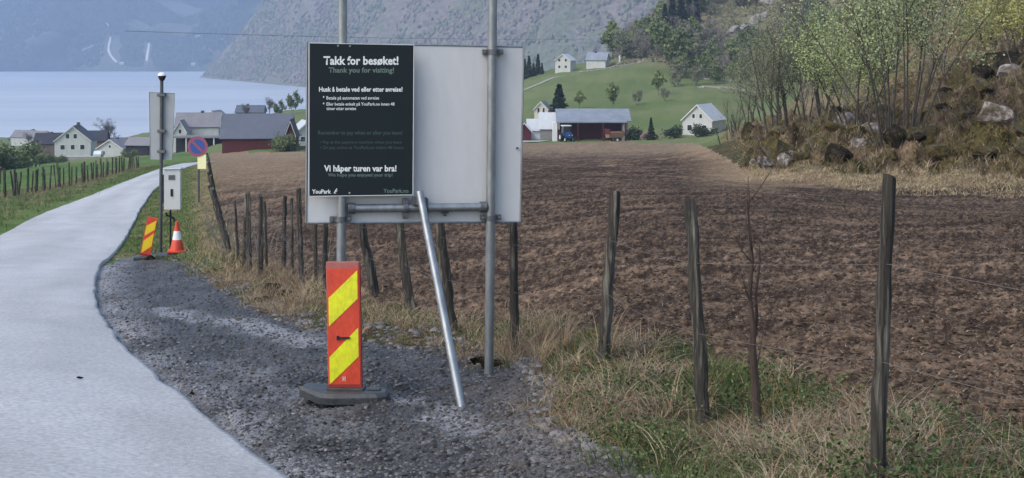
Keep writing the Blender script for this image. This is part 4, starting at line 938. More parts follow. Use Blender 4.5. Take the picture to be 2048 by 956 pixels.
for k, px, d, s_, lb in U: o = put(kk[k], G(px, d), s_, rg.uniform(0, 6), lb); o['group'] = 'lone trees on the meadow'
U = [('mid', 1372, 395, .75, 'dark green spreading tree at the meadow upper edge, left one'), ('mid', 1402, 392, .9, 'dark green spreading tree at the meadow upper edge, middle one'), ('olive', 1437, 398, .85, 'dark green spreading tree at the meadow upper edge, right one')]
for k, px, d, s_, lb in U: o = put(kk[k], G(px, d), s_, rg.uniform(0, 6), lb); o['group'] = 'trees at the meadow upper edge'
# bushes
def make_bush(name, label, seed, w_, h, n, col, lsize=.22, group=None, cat='bush'):
    rg_ = np.random.default_rng(seed); t = thing(name, label, cat, group=group); mb = MB()
    for k in range(9):
        a_ = rg_.uniform(0, 6.28); r_ = rg_.uniform(.1, .45) * w_; mb.tube([(0, 0, -.2), (r_ * .5 * math.cos(a_), r_ * .5 * math.sin(a_), h * .4), (r_ * math.cos(a_), r_ * math.sin(a_), h * .85)], [.05, .035, .01], 4)
    mb.build('stems', M_bk, t)
    cc_ = rg_.normal(size=(14, 3)) * np.array([w_ * .24, w_ * .24, h * .17]) + np.array([0, 0, h * .5]); idx = rg_.integers(0, 14, n)
    C = cc_[idx] + rg_.normal(size=(n, 3)) * np.array([w_ * .11, w_ * .11, h * .13]); C[:, 2] = np.abs(C[:, 2])
    V, Qd = quads(C, lsize, rg_); tone = rg_.uniform(0, 1, n) * .5 + rg_.uniform(0, 1, 14)[idx] * .5; c_ = np.array(col[0]) * (1 - tone[:, None]) + np.array(col[1]) * tone[:, None]
    npmesh('foliage', V, Qd, leafmat('leaves'), cols=np.repeat(c_, 4, 0), parent=t); return t
bD = make_bush('bush', 'dark rounded bush left of the white farmhouse', 31, 4, 2.6, 1500, DG); put(bD, G(1350, 250), 1)
put(bD, G(1400, 247), .95, 2, 'dark rounded bush before the white farmhouse wall'); put(bD, G(1268, 252), 1.1, 4, 'dark bush at the right end of the red barn')
bG = make_bush('green_bush', 'large green bush at the left edge beyond the green field', 32, 7, 5, 3500, MG, .3); put(bG, G(-14, 215, -.3), 1.2)
for px, d, s_, lb in [(28, 232, .8, 'green bush second from the left edge beyond the field'), (62, 262, .6, 'low hedge bush before the distant village houses'), (92, 268, .5, 'low hedge bush before the brown walled wing'), (118, 276, .42, 'low hedge bush left of the garden wall'), (-40, 210, 1.1, 'large green bush just outside the left edge'), (262, 286, .4, 'small green bush before the dark grey shed'), (572, 232, .65, 'green bush between the barn doors and the narrow red shed')]:
    put(bG, G(px, d, -.2), s_, rg.uniform(0, 6), lb)
bare = make_tree('bare_tree', 'tall leafless tree standing behind the small white bungalow', 'tree', 41, 9.5, 2, 3200, .2, ((.10, .085, .085), (.2, .17, .17)), levels=3, base_r=.2, fan=.2, asp=.3, jitter=.25, nb=(6, 8)); put(bare, G(217, 372), 1.05)
for px, d, s_, lb in [(197, 380, .8, 'leafless tree just left of the tall bare one behind the bungalow'), (233, 385, .6, 'short leafless tree right of the tall bare one'), (168, 372, .7, 'leafless tree rising behind the chimney of the white gabled house'), (492, 400, .7, 'leafless tree behind the barn ridge near the dark blue roof'), (540, 395, .7, 'leafless tree behind the barn ridge, second from the dark blue roof'), (58, 470, .7, 'leafless tree among the distant village houses'), (258, 350, .6, 'leafless tree between the small white bungalow and the dark grey shed'), (425, 360, .6, 'leafless tree behind the small white two storey house'), (362, 350, .55, 'leafless tree behind the narrow white gable front'), (126, 365, .6, 'leafless tree behind the ridge of the brown walled wing')]: put(bare, G(px, d), s_, rg.uniform(0, 6), lb)
for px, d, s_, lb in [(556, 372, .55, 'round green tree on the rise behind the barn'), (585, 385, .7, 'green tree on the rise nearest the board'), (470, 420, .4, 'small green tree on the rise left of the dark blue roof')]: put(K[1], G(px, d), s_, 1, lb, group='green trees behind the barn')

# ---- knoll trees (d 45-130)
bigb = make_tree('birch_clump', 'many stemmed birch with fresh pale leaves on the mossy bank', 'tree', 51, 7.6, 15, 17000, .055, ((.22, .27, .14), (.42, .46, .28)), bark=M_bk, levels=2, base_r=.05, fan=.36, jitter=.15, nb=(7, 11), first=.42, cl=.8)
put(bigb, G(1795, 48.0, -.2), 1.0)
lowb = make_tree('leafy_tree', 'leafy bush like tree leaning left of the many stemmed birch', 'tree', 52, 5.4, 7, 9500, .055, ((.22, .29, .12), (.40, .46, .21)), levels=2, base_r=.06, fan=.45, jitter=.22, nb=(8, 11), first=.3, cl=.8)
put(lowb, G(1706, 56), 1.0, 1)
thin = make_tree('slender_tree', 'slender dark stemmed tree with thin grey green twigs at the bank left end', 'tree', 53, 6.5, 3, 7000, .05, ((.18, .20, .13), (.30, .32, .20)), levels=2, base_r=.085, fan=.18, jitter=.28, nb=(8, 11), first=.3, asp=.5)
put(thin, G(1546, 66), 1.0, .5)
for px, d, s_, lb in [(1574, 68, .92, 'slender tree second from the bank left end'), (1608, 66, .85, 'slender tree with twin dark stems midway on the bank'), (1500, 88, .8, 'slender tree standing just right of the stake fence'), (1640, 66, .95, 'slender tree left of the leafy bush like tree'), (1470, 112, .75, 'slender tree nearest the white farmhouse')]: put(thin, G(px, d), s_, rg.uniform(0, 6), lb)
fresh = make_tree('fresh_leaved_tree', 'fresh green tree on the upper slope', 'tree', 54, 7.5, 3, 9000, .085, ((.17, .24, .09), (.30, .37, .15)), levels=2, base_r=.08, fan=.22, jitter=.35, nb=(8, 11), first=.35)
yg = make_tree('yellow_green_tree', 'yellow green tree at the right edge high on the slope', 'tree', 55, 5.0, 4, 8000, .07, ((.30, .31, .10), (.50, .48, .20)), levels=2, base_r=.06, fan=.4, jitter=.3, nb=(8, 11), first=.2)
pos = [(1700, 130, 1.1), (1735, 150, 1.15), (1690, 180, 1.0), (1790, 130, 1.05), (1900, 165, 1.0), (1960, 190, 1.15), (1880, 150, 1.0), (1935, 142, 1.0), (1990, 150, 1.05), (2045, 150, 1.1), (1860, 160, 1.2), (1760, 210, 1.3), (2120, 130, 1.2), (1820, 200, 1.3), (1940, 200, 1.3), (2030, 180, 1.3), (1650, 230, 1.1), (1720, 260, 1.3), (2180, 100, 1.0)]
for i, (px, d, s_) in enumerate(pos): put(fresh, G(px, d), s_, rg.uniform(0, 6), 'fresh green tree in the wood on the upper right slope', group='green trees on the upper right slope')
for i, (px, d, s_, lb) in enumerate([(2035, 74, .9, 'yellow green tree at the right edge high on the slope'), (1975, 84, .75, 'yellow green tree left of the one at the right edge'), (2110, 76, 1.0, 'yellow green tree just outside the right edge')]): put(yg, G(px, d), s_, i * 2, lb)
stem = make_tree('bare_sapling', 'bare sapling on the slope below the dark cliff', 'sapling', 56, 3.6, 1, 250, .05, BR, levels=2, base_r=.035, asp=.25, jitter=.1, nb=(4, 6), bark=M_bkp)
for i in range(26):
    px = rg.uniform(1600, 2040); d = rg.uniform(50, 84) if px > 1700 else rg.uniform(58, 70)
    put(stem, G(px, d), rg.uniform(.6, 1.5), rg.uniform(0, 6), 'thin bare sapling among the bracken on the bank', group='bare saplings on the bank')

# ------------------------------------------------------------------ boulders
def boulder_mesh(seed, flatn=.6):
    import bmesh
    rg_ = random.Random(seed); bm = bmesh.new(); bmesh.ops.create_icosphere(bm, subdivisions=3, radius=1)
    ox, oy = rg_.uniform(0, 50), rg_.uniform(0, 50)
    pl_ = [(Vector((rg_.gauss(0, 1), rg_.gauss(0, 1), rg_.gauss(0, 1))).normalized(), rg_.uniform(.38, .75)) for _ in range(14)]
    for v in bm.verts:
        for n_, k in pl_:
            q = v.co.dot(n_) - k
            if q > 0: v.co -= n_ * q * .92
        f_ = 1 + .22 * float(fbm(np.array([v.co.x * 2 + ox + v.co.z]), np.array([v.co.y * 2 + oy - v.co.z]), 4)[0]); v.co = v.co * f_; v.co.z *= flatn
    me = bpy.data.meshes.new('boulder'); bm.to_mesh(me); bm.free(); return me
M_rkp = mat('pale_rock', (0.52, 0.47, 0.45), (0.20, 0.17, 0.15), (0.11, 0.09, 0.05), scale=2.3, rough=.9, bump=.25, bscale=3, contrast=.12)
M_rkd = mat('dark_rock', (0.065, 0.054, 0.042), (0.014, 0.012, 0.01), (0.10, 0.085, 0.045), spec=.03, scale=1.4, rough=1, bump=.12, bscale=3)
M_rkm = mat('mossy_rock', (0.20, 0.155, 0.05), (0.09, 0.075, 0.03), (0.14, 0.12, 0.09), scale=2.6, rough=.95, bump=.3, bscale=3.5, contrast=.12)
BL = [(1545, 300, 52.5, 45, .75, 'mossy', 'moss topped boulder above the field corner, left one'), (1528, 325, 50, 22, .9, 'pale', 'pale upright stone at the left foot of the mossy bank'), (1575, 285, 57, 40, .5, 'mossy', 'flat moss covered ledge below the slender trees'),
 (1640, 300, 52, 60, .6, 'mossy', 'broad rusty brown boulder in the middle of the bank'), (1690, 240, 60, 45, .55, 'pale', 'pink grey rock ledge below the leafy tree'), (1745, 262, 55, 40, .5, 'pale', 'grey rock ledge left of the birch foot'), (1790, 290, 47.0, 34, 1.1, 'dark', 'black rock added at the dark foot of the many stemmed birch'),  # the rock at the birch foot is added to make that spot dark
 (1830, 300, 47.5, 46, .7, 'mossy', 'golden moss boulder right of the birch foot'), (1880, 320, 45.5, 42, .7, 'mossy', 'dark moss boulder low on the bank right of the birch'), (1885, 245, 54, 30, .6, 'dark', 'dark overhanging rock midway up the bank'), (1990, 300, 46.5, 48, .6, 'pale', 'white streaked rock slab near the right edge'), (2045, 315, 45, 30, .8, 'mossy', 'golden moss boulder cut by the right edge'),
 (1955, 330, 44.3, 50, .35, 'dark', 'dark low rock under the white streaked slab'), (1930, 262, 51, 40, .5, 'mossy', 'moss boulder above the white streaked slab'), (2025, 160, 63, 92, .62, 'dark', 'big black cliff face at the right edge'), (2030, 200, 60, 50, .45, 'pale', 'grey rock slab directly under the black cliff face'), (1975, 225, 56, 40, .5, 'mossy', 'brown boulder left under the black cliff face'),
 (1600, 335, 49, 26, .6, 'mossy', 'small brown boulder at the foot of the bank'), (1505, 318, 54, 16, .8, 'pale', 'small pale stone at the tip of the bank'), (1720, 330, 47, 30, .6, 'mossy', 'low brown boulder under the birch hollow')]
mt = {'mossy': M_rkm, 'pale': M_rkp, 'dark': M_rkd}
for i, (px, py, d, hw, fl, k, lb) in enumerate(BL):
    me = boulder_mesh(100 + i, fl); me.materials.append(mt[k]); o = bpy.data.objects.new('boulder', me); COL.objects.link(o)
    s_ = hw * d / F; o.scale = (s_, s_ * .8, s_); g_ = G(px, d); q = P(px, py, d); o.location = (g_.x, g_.y, g_.z + s_ * fl * .45); o.rotation_euler = (rg.uniform(-.2, .2), rg.uniform(-.3, .3), rg.uniform(0, 6)); tag(o, lb, 'boulder', 'rocks on the bank')
bkm = []
for q_ in range(8):
    m_ = boulder_mesh(800 + q_, .8); m_.materials.append([M_rkm, M_rkd, M_rkm, M_rkp, M_rkm, M_rkm, M_rkd, M_rkm][q_]); bkm.append(m_)
for i in range(60):
    px = rg.uniform(1500, 2100); d = float(knoll_edge(px)) + rg.uniform(1, 26) ** 1.0; me_ = bkm[i % len(bkm)]
    me = me_.copy() if i < 0 else me_; o = bpy.data.objects.new('bank_stone', me); COL.objects.link(o); s_ = rg.uniform(.25, .75); o.scale = (s_ * rg.uniform(.9, 1.5), s_, s_ * rg.uniform(.7, 1.2)); o.location = G(px, d, s_ * .05); o.rotation_euler = (rg.uniform(-.4, .4), rg.uniform(-.4, .4), rg.uniform(0, 6)); tag(o, 'small stone sticking out of the bracken on the bank', 'stone', 'small stones on the bank')
# pale rocks and stone rows on the far hillside
M_rkf = flat('far_rock', (.34, .32, .31), .9)
for i, (px, d, hw, fl, lb) in enumerate([(1470, 470, 22, .7, 'pale rock outcrop high on the far hillside, lower left piece'), (1490, 478, 20, .8, 'pale rock outcrop high on the far hillside, middle piece'), (1512, 488, 20, .9, 'pale rock outcrop high on the far hillside, tallest piece'), (1528, 496, 16, .7, 'pale rock outcrop high on the far hillside, right piece'), (1475, 455, 10, 1.2, 'small pale crag on the far hillside below the large outcrop'), (1545, 520, 30, .5, 'upper pale rock outcrop right of the large one'), (1300, 0, 0, 0, '')]):
    if not hw: continue
    me = boulder_mesh(300 + i, fl); me.materials.append(M_rkf); o = bpy.data.objects.new('rock_outcrop', me); COL.objects.link(o); s_ = hw * d / F; o.scale = (s_, s_, s_); o.location = G(px, d, s_ * .2); tag(o, lb, 'rock outcrop')
def stone_row(px0, px1, d_a, d_b, lb, n=40, sz=.55):
    mb = MB(); 
    for k in range(n):
        t_ = k / (n - 1); px = px0 + (px1 - px0) * t_; d = d_a + (d_b - d_a) * t_; g_ = G(px, d)
        T = Matrix.Translation(g_ + Vector((0, rg.uniform(-.3, .3), sz * .3))) @ Matrix.Rotation(rg.uniform(0, 6), 4, 'Z') @ Matrix.Rotation(rg.uniform(-.4, .4), 4, 'X'); s_ = sz * rg.uniform(.6, 1.4)
        mb.box(-s_, s_, -s_ * .6, s_ * .6, -s_ * .5, s_ * .6, T)
    o = mb.build('stone_wall', M_rkf, bevel=.1); tag(o, lb, 'stone wall')
stone_row(1395, 1530, 366, 352, 'broken dry stone wall at the foot of the far wood', 60, .42); stone_row(1405, 1520, 385, 372, 'upper dry stone wall parallel to the broken one', 50, .36)
stone_row(1160, 1345, 425, 432, 'grassy field bank with stones along the meadow upper edge', 60, .34)
tr_ = []; 
for k in range(20):
    t_ = k / 19; px = 1000 + 130 * t_; d = 380 + 38 * t_; tr_.append((G(px, d, .15), G(px, d + 3.4, .2)))
mb = MB(); mb.add([p for q in tr_ for p in q], [(2 * i, 2 * i + 2, 2 * i + 3, 2 * i + 1) for i in range(19)]); tag(mb.build('farm_track', flat('track_gravel', (.34, .33, .29), .9)), kind='structure')

# ------------------------------------------------------------------ wood on the mountain (uncountable)
def blobs(name, pts, size, cols, seed):
    rg_ = np.random.default_rng(seed); ph = (1 + 5 ** .5) / 2
    iv = np.array([(-1, ph, 0), (1, ph, 0), (-1, -ph, 0), (1, -ph, 0), (0, -1, ph), (0, 1, ph), (0, -1, -ph), (0, 1, -ph), (ph, 0, -1), (ph, 0, 1), (-ph, 0, -1), (-ph, 0, 1)]) / 1.9
    fi = np.array([(0, 11, 5), (0, 5, 1), (0, 1, 7), (0, 7, 10), (0, 10, 11), (1, 5, 9), (5, 11, 4), (11, 10, 2), (10, 7, 6), (7, 1, 8), (3, 9, 4), (3, 4, 2), (3, 2, 6), (3, 6, 8), (3, 8, 9), (4, 9, 5), (2, 4, 11), (6, 2, 10), (8, 6, 7), (9, 8, 1)])
    n = len(pts); s_ = size * rg_.uniform(.5, 1.3, n); V = iv[None] * rg_.uniform(.65, 1.35, (n, 12, 1)) * s_[:, None, None] * np.array([.8, .8, 1.15]); V = V + pts[:, None] + np.array([0, 0, 1]) * s_[:, None, None] * .6
    Q_ = (fi[None] + (np.arange(n) * 12)[:, None, None]).reshape(-1, 3); return npmesh(name, V.reshape(-1, 3), Q_, leafmat('leaves'), cols=np.repeat(cols, 12, 0), smooth=False)
rg_ = np.random.default_rng(77); n = 150000
X = rg_.uniform(-760, 1500, n); Y = rg_.uniform(1380, 3300, n); Z = M1(X, Y); px = HX + F * X / Y; py = HY - F * Z / Y
dn = fbm(X * .008, Y * .008, 4)
ok = (Z > WATER + 2) & (py > -60) & (px > 350) & (px < 1650) & (seg_dist(X, Y, S1) < 330) & (dn > -.25 + rg_.uniform(-.2, .3, n))
X, Y, Z = X[ok], Y[ok], Z[ok]; tn = fbm(X * .006, Y * .01, 3) + rg_.normal(size=len(X)) * .22; tn = sstep(-.4, .5, tn)[:, None]
cc = np.array((.245, .205, .18)) * (1 - tn) + np.array((.17, .19, .115)) * tn; cc = cc * rg_.uniform(.7, 1.3, (len(X), 1))
o = blobs('mountain_wood', np.stack([X, Y, Z], 1), 3.3, cc, 5); tag(o, kind='stuff')
n = 26000; X = rg_.uniform(-1900, 100, n); Y = rg_.uniform(3960, 4700, n); Z = M2(X, Y); py = HY - F * Z / Y
ok = (Z > WATER + 2) & (py > -40) & (fbm(X * .004, Y * .004, 4) > -.15) & (Z > WATER + 14); px = HX + F * X / Y
for a_, b_, c_, e_ in ((205, 242, 70, 143), (286, 304, 84, 143), (157, 192, 88, 108), (385, 403, 70, 80), (196, 210, 115, 143), (378, 396, 130, 143), (235, 255, 130, 143)): ok &= ~((px > a_) & (px < b_) & (py > c_) & (py < e_))
X, Y, Z = X[ok], Y[ok], Z[ok]
cc = np.array((.035, .05, .04)) * rg_.uniform(.5, 1.7, (len(X), 1)); o = blobs('far_wood', np.stack([X, Y, Z], 1), 7.5, cc, 6); tag(o, kind='stuff')
# pale ravines on the far mountain
M_rav = flat('ravine_gravel', (.75, .75, .75), .9)
def ravine(pts, w_, label):
    V = []; Qs = []
    for k, (px_, py_) in enumerate(pts):
        ys = np.linspace(3980, 5600, 500); xs = (px_ - HX) / F * ys; zs = M2(xs, ys); rws = HY - F * zs / ys; j = int(np.argmax(rws <= py_)); x, y, z = xs[j], ys[j], zs[j]
        wk = w_[k] * .6; w_[k] = wk; V += [(x - w_[k], y, M2(np.array([x - w_[k]]), np.array([y]))[0] + 5), (x + w_[k], y, M2(np.array([x + w_[k]]), np.array([y]))[0] + 5)]
        V += [(x + w_[k], y + 4, V[-1][2] - 9), (x - w_[k], y + 4, V[-2][2] - 9)]
        if k: b_ = 4 * k; a_ = b_ - 4; Qs += [(a_, a_ + 1, b_ + 1, b_), (a_ + 1, a_ + 2, b_ + 2, b_ + 1), (a_ + 3, a_, b_, b_ + 3)]
    o = MB().add(V, Qs).build('ravine', M_rav); tag(o, kind='structure')
ravine([(234, 127), (228, 122), (222, 115), (217, 105), (217, 95), (220, 84), (221, 77)], [5, 6, 5, 6, 4, 5, 3], '')
ravine([(293, 126), (294, 115), (297, 100), (298, 90)], [5, 7, 5, 4], '')
ravine([(186, 94), (178, 98), (170, 101), (163, 104)], [3, 2, 3, 2], '')
ravine([(398, 75), (392, 76)], [4, 5], ''); ravine([(213, 50), (217, 56)], [3, 4], '')
# ------------------------------------------------------------------ grass, weeds, stones
rgv = np.random.default_rng(5)
def hz_arr(X, Y):
    px = HX + F * X / Y; j = np.clip(np.searchsorted(cols_, px) - 1, 0, nc - 2); i = np.clip(np.searchsorted(rows_, Y) - 1, 0, nr - 2)
    a_ = (px - cols_[j]) / (cols_[j + 1] - cols_[j]); b_ = (Y - rows_[i]) / (rows_[i + 1] - rows_[i])
    return (WZ[i, j] * (1 - a_) + WZ[i, j + 1] * a_) * (1 - b_) + (WZ[i + 1, j] * (1 - a_) + WZ[i + 1, j + 1] * a_) * b_
def mask_at(m_, X, Y):
    px = HX + F * X / Y; j = np.clip(np.searchsorted(cols_, px) - 1, 0, nc - 2); i = np.clip(np.searchsorted(rows_, Y) - 1, 0, nr - 2); return m_[i, j]
fverge = (~is_field & ~is_gravel & ~is_knoll & ~on_road)
def blades(name, X, Y, h, wd, bend, cols, seed, seg=3, dirs=None):
    r_ = np.random.default_rng(seed); n = len(X); Z = hz_arr(X, Y); a_ = r_.uniform(0, 2 * np.pi, n) if dirs is None else dirs
    dx, dy = np.cos(a_), np.sin(a_); sx, sy = -dy, dx; q = r_.uniform(0, np.pi, n); sx, sy = np.cos(q), np.sin(q)
    V = np.zeros((n, 2 * (seg + 1), 3))
    for k in range(seg + 1):
        t = k / seg; cx = X + dx * bend * h * t ** 1.8; cy = Y + dy * bend * h * t ** 1.8; cz = Z - .015 + h * (t - .35 * np.minimum(bend, 1.6) * t ** 2.2)
        ww = wd * (1 - t * .85) * .5
        V[:, 2 * k] = np.stack([cx - sx * ww, cy - sy * ww, cz], -1); V[:, 2 * k + 1] = np.stack([cx + sx * ww, cy + sy * ww, cz], -1)
    base = (np.arange(n) * 2 * (seg + 1))[:, None, None]; f = np.array([(2 * k, 2 * k + 1, 2 * k + 3, 2 * k + 2) for k in range(seg)])
    return npmesh(name, V.reshape(-1, 3), (base + f[None]).reshape(-1, 4), leafmat('leaves'), cols=np.repeat(cols, 2 * (seg + 1), 0))
def scatter_verge(n, pxr, dr, dens=None, seed=1):
    r_ = np.random.default_rng(seed); d = np.exp(r_.uniform(math.log(dr[0]), math.log(dr[1]), n)) if dr[1] / dr[0] > 3 else r_.uniform(*dr, n)
    px = r_.uniform(*pxr, n); X = (px - HX) / F * d; ok = mask_at(fverge, X, d); return X[ok], d[ok]
# tussocks: centres then blades
def tussocks(name, cx, cy, per, rad, h, wd, bend, c0, c1, seed):
    r_ = np.random.default_rng(seed); n = len(cx); X = np.repeat(cx, per) + r_.normal(size=n * per) * np.repeat(rad * r_.uniform(.5, 1.3, n), per); Y = np.repeat(cy, per) + r_.normal(size=n * per) * np.repeat(rad * r_.uniform(.5, 1.3, n), per)
    hs = np.repeat(h * (.35 + 1.1 * r_.uniform(0, 1, n) ** 2.5), per) * r_.uniform(.4, 1.15, n * per); tn = np.clip(np.repeat(r_.uniform(0, 1, n), per) * .5 + r_.uniform(0, 1, n * per) * .5, 0, 1)[:, None]
    cc = np.array(c0) * (1 - tn) + np.array(c1) * tn; off = np.arctan2(Y - np.repeat(cy, per), X - np.repeat(cx, per)) + r_.normal(size=n * per) * .7
    return blades(name, X, Y, hs, wd * r_.uniform(.6, 1.5, n * per), bend * r_.uniform(.3, 1.5, n * per), cc, seed + 1, dirs=off)
def inside(X, Y, lo, hi): px = HX + F * X / Y; return (px > lo) & (px < hi)
X, Y = scatter_verge(5200, (420, 2150), (4.2, 34), seed=2)
def clear_posts(X, Y):
    k = np.ones(len(X), bool)
    for (bx_, by_, d, tx, ty, hw) in RF[:14]:
        x0 = (bx_ - HX) / F * d; k &= ~((np.abs(X - x0 * Y / d) < (.2 if d < 6.5 else .12)) & (Y < d + .05) & (Y > d - (1.3 if d < 6.5 else .6)))
    return X[k], Y[k]
X, Y = clear_posts(X, Y)
g1 = fbm(X * .9, Y * .9, 4); strawy = (g1 + rgv.normal(size=len(X)) * .15 > .02)
o = tussocks('dry_grass', X[strawy], Y[strawy], 40, .08, .19, .005, 1.5, (.05, .036, .024), (.50, .41, .28), 10); tag(o, kind='stuff')
X2, Y2 = X[~strawy], Y[~strawy]
o = tussocks('green_grass', X2, Y2, 50, .09, .13, .006, .9, (.02, .04, .012), (.15, .19, .065), 12); tag(o, kind='stuff')
X, Y = scatter_verge(500, (900, 2150), (4.2, 16), seed=3)
o = tussocks('russet_stalks', X, Y, 14, .10, .22, .005, .5, (.10, .055, .03), (.32, .19, .10), 14); tag(o, kind='stuff')
# short grass near road strip, further off
X, Y = scatter_verge(9000, (250, 470), (20, 120), seed=4); px = HX + F * X / Y
dry = rgv.uniform(size=len(X)) < sstep(360, 430, px + fbm(X, Y, 2) * 40) * .8
for nm, m_, c0, c1 in (('roadside_grass', ~dry, (.07, .11, .03), (.13, .18, .06)), ('roadside_straw', dry, (.24, .18, .11), (.42, .33, .21))):
    tag(tussocks(nm, X[m_], Y[m_], 9, .14, .13, .016, .8, c0, c1, 20), kind='stuff')
X = rgv.uniform(-42, -13, 9000); Y = rgv.uniform(34, 120, 9000); dl_ = road_l(Y) - X; ok = (dl_ > .25) & (dl_ < 6.0) & (X / Y > -.45); X, Y = X[ok], Y[ok]; dl_ = dl_[ok]
dry = np.abs(dl_ - 3.9) + rgv.normal(size=len(X)) * .9 < 1.5
for nm, m_, c0, c1 in (('left_verge_grass', ~dry, (.06, .11, .03), (.12, .17, .055)), ('left_verge_straw', dry, (.16, .12, .08), (.30, .24, .16))):
    tag(tussocks(nm, X[m_], Y[m_], 9, .2, .22, .022, .6, c0, c1, 24), kind='stuff')
# bracken and withered undergrowth on the bank
r_ = np.random.default_rng(61); n = 26000; d = np.exp(r_.uniform(math.log(39), math.log(125), n)); px = r_.uniform(1440, 2250, n); X = (px - HX) / F * d; ok = mask_at(is_knoll, X, d); X, Y = X[ok], d[ok]
g3 = fbm(X * .5, Y * .5, 4) + r_.normal(size=len(X)) * .12
for nm, m_, c0, c1, hh_ in (('bracken', g3 > .05, (.05, .035, .022), (.38, .30, .20), .34), ('bank_undergrowth', (g3 <= .05) & (g3 > -.3), (.04, .035, .012), (.24, .19, .06), .22), ('withered_heather', g3 <= -.3, (.02, .015, .012), (.13, .08, .055), .3)):
    tag(tussocks(nm, X[m_], Y[m_], 9, .16, hh_, .035, .9, c0, c1, 62), kind='stuff')
# rough cover on the far pasture
r_ = np.random.default_rng(63); n = 60000; d = r_.uniform(380, 620, n); px = r_.uniform(1180, 2000, n); X = (px - HX) / F * d; rw = row_of(px, d); ok = (mask_at(rough, X, d) > .4) & (rw > -40) & (fbm(X * .07, d * .07, 4) > -.05); X, Y = X[ok][:14000], d[ok][:14000]; tn = r_.uniform(0, 1, (len(X), 1))
tag(blobs('pasture_scrub', np.stack([X, Y, hz_arr(X, Y) - .25], 1), .62, np.array((.10, .11, .06)) * (1 - tn) + np.array((.27, .23, .15)) * tn, 64), kind='stuff')
# broad leaved weeds
def weeds(name, X, Y, per, size, c0, c1, seed):
    r_ = np.random.default_rng(seed); n = len(X); Z = hz_arr(X, Y); C = np.stack([X, Y, Z], 1); C = np.repeat(C, per, 0) + r_.normal(size=(n * per, 3)) * np.array([.07, .07, .035]); C[:, 2] += .05 + r_.uniform(0, .08, n * per)
    V, Q_ = quads(C, size, r_, .8, .0); tn = r_.uniform(0, 1, n * per)[:, None]; cc = np.array(c0) * (1 - tn) + np.array(c1) * tn; return tag(npmesh(name, V, Q_, leafmat('leaves'), cols=np.repeat(cc, 4, 0)), kind='stuff')
X, Y = scatter_verge(900, (620, 2100), (4.3, 18), seed=6); g2 = fbm(X * .7 + 30, Y * .7, 3); ok = g2 > .02; weeds('leafy_weeds', X[ok], Y[ok], 26, .015, (.02, .045, .012), (.085, .13, .045), 30)
# twigs and straw bits on the field
r_ = np.random.default_rng(8); n = 130000; d = np.exp(r_.uniform(math.log(5), math.log(45), n)); px = r_.uniform(420, 2200, n); X = (px - HX) / F * d; ok = mask_at(is_field, X, d); X, Y = X[ok], d[ok]
hh = r_.uniform(.015, .05, len(X)); tn = r_.uniform(0, 1, len(X))[:, None]
tag(blades('field_stubble', X, Y, hh, .008 + .0002 * Y, np.full(len(X), 2.2), np.array((.14, .10, .07)) * (1 - tn) + np.array((.46, .34, .23)) * tn, 9, seg=2), kind='stuff')
# stones
def stones(name, X, Y, s0, s1, c0, c1, seed, m):
    r_ = np.random.default_rng(seed); ph = 1.618
    iv = np.array([(-1, ph, 0), (1, ph, 0), (-1, -ph, 0), (1, -ph, 0), (0, -1, ph), (0, 1, ph), (0, -1, -ph), (0, 1, -ph), (ph, 0, -1), (ph, 0, 1), (-ph, 0, -1), (-ph, 0, 1)]) / 1.9
    fi = np.array([(0, 11, 5), (0, 5, 1), (0, 1, 7), (0, 7, 10), (0, 10, 11), (1, 5, 9), (5, 11, 4), (11, 10, 2), (10, 7, 6), (7, 1, 8), (3, 9, 4), (3, 4, 2), (3, 2, 6), (3, 6, 8), (3, 8, 9), (4, 9, 5), (2, 4, 11), (6, 2, 10), (8, 6, 7), (9, 8, 1)])
    n = len(X); s_ = s0 + (s1 - s0) * r_.uniform(0, 1, n) ** 3; V = iv[None] * r_.uniform(.7, 1.25, (n, 12, 1)) * s_[:, None, None] * np.stack([r_.uniform(.8, 1.4, n), r_.uniform(.8, 1.3, n), r_.uniform(.45, .8, n)], -1)[:, None]
    V = V + np.stack([X, Y, hz_arr(X, Y) + s_ * .15], -1)[:, None]; tn = r_.uniform(0, 1, n)[:, None]
    return tag(npmesh(name, V.reshape(-1, 3), (fi[None] + (np.arange(n) * 12)[:, None, None]).reshape(-1, 3), m, cols=np.repeat(np.array(c0) * (1 - tn) + np.array(c1) * tn, 12, 0)), kind='stuff')
M_st = mat('loose_stone', (1.2, 1.2, 1.2), (.8, .8, .8), scale=20, rough=.7, attr='Col', spec=.4)
r_ = np.random.default_rng(12); n = 110000; d = np.exp(r_.uniform(math.log(5), math.log(26), n)); px = r_.uniform(150, 1750, n); X = (px - HX) / F * d
ok = mask_at(is_gravel, X, d) & (X > road_r(d) + .1); X, d = X[ok], d[ok]; stones('loose_gravel', X, d, .004, .019, (.018, .018, .018), (.15, .148, .15), 40, M_st)
em = (blur(is_gravel.astype(float), 7) > .08) & (blur(is_gravel.astype(float), 7) < .62) & ~on_road & ~is_field
n = 50000; d = np.exp(r_.uniform(math.log(6), math.log(30), n)); px = r_.uniform(300, 1400, n); X = (px - HX) / F * d; ok = mask_at(em, X, d) & (X > road_r(d) + .5) & (r_.uniform(size=n) < .8); X, d = X[ok], d[ok]
stones('verge_stones', X, d, .008, .042, (.04, .037, .037), (.20, .19, .195), 41, M_st)
n = 9000; d = np.exp(r_.uniform(math.log(5), math.log(22), n)); off = np.abs(r_.normal(0, .28, n)) + .0; X = road_r(d) + off
stones('road_edge_crumbs', X, d, .003, .013, (.08, .08, .085), (.32, .32, .33), 43, M_st)
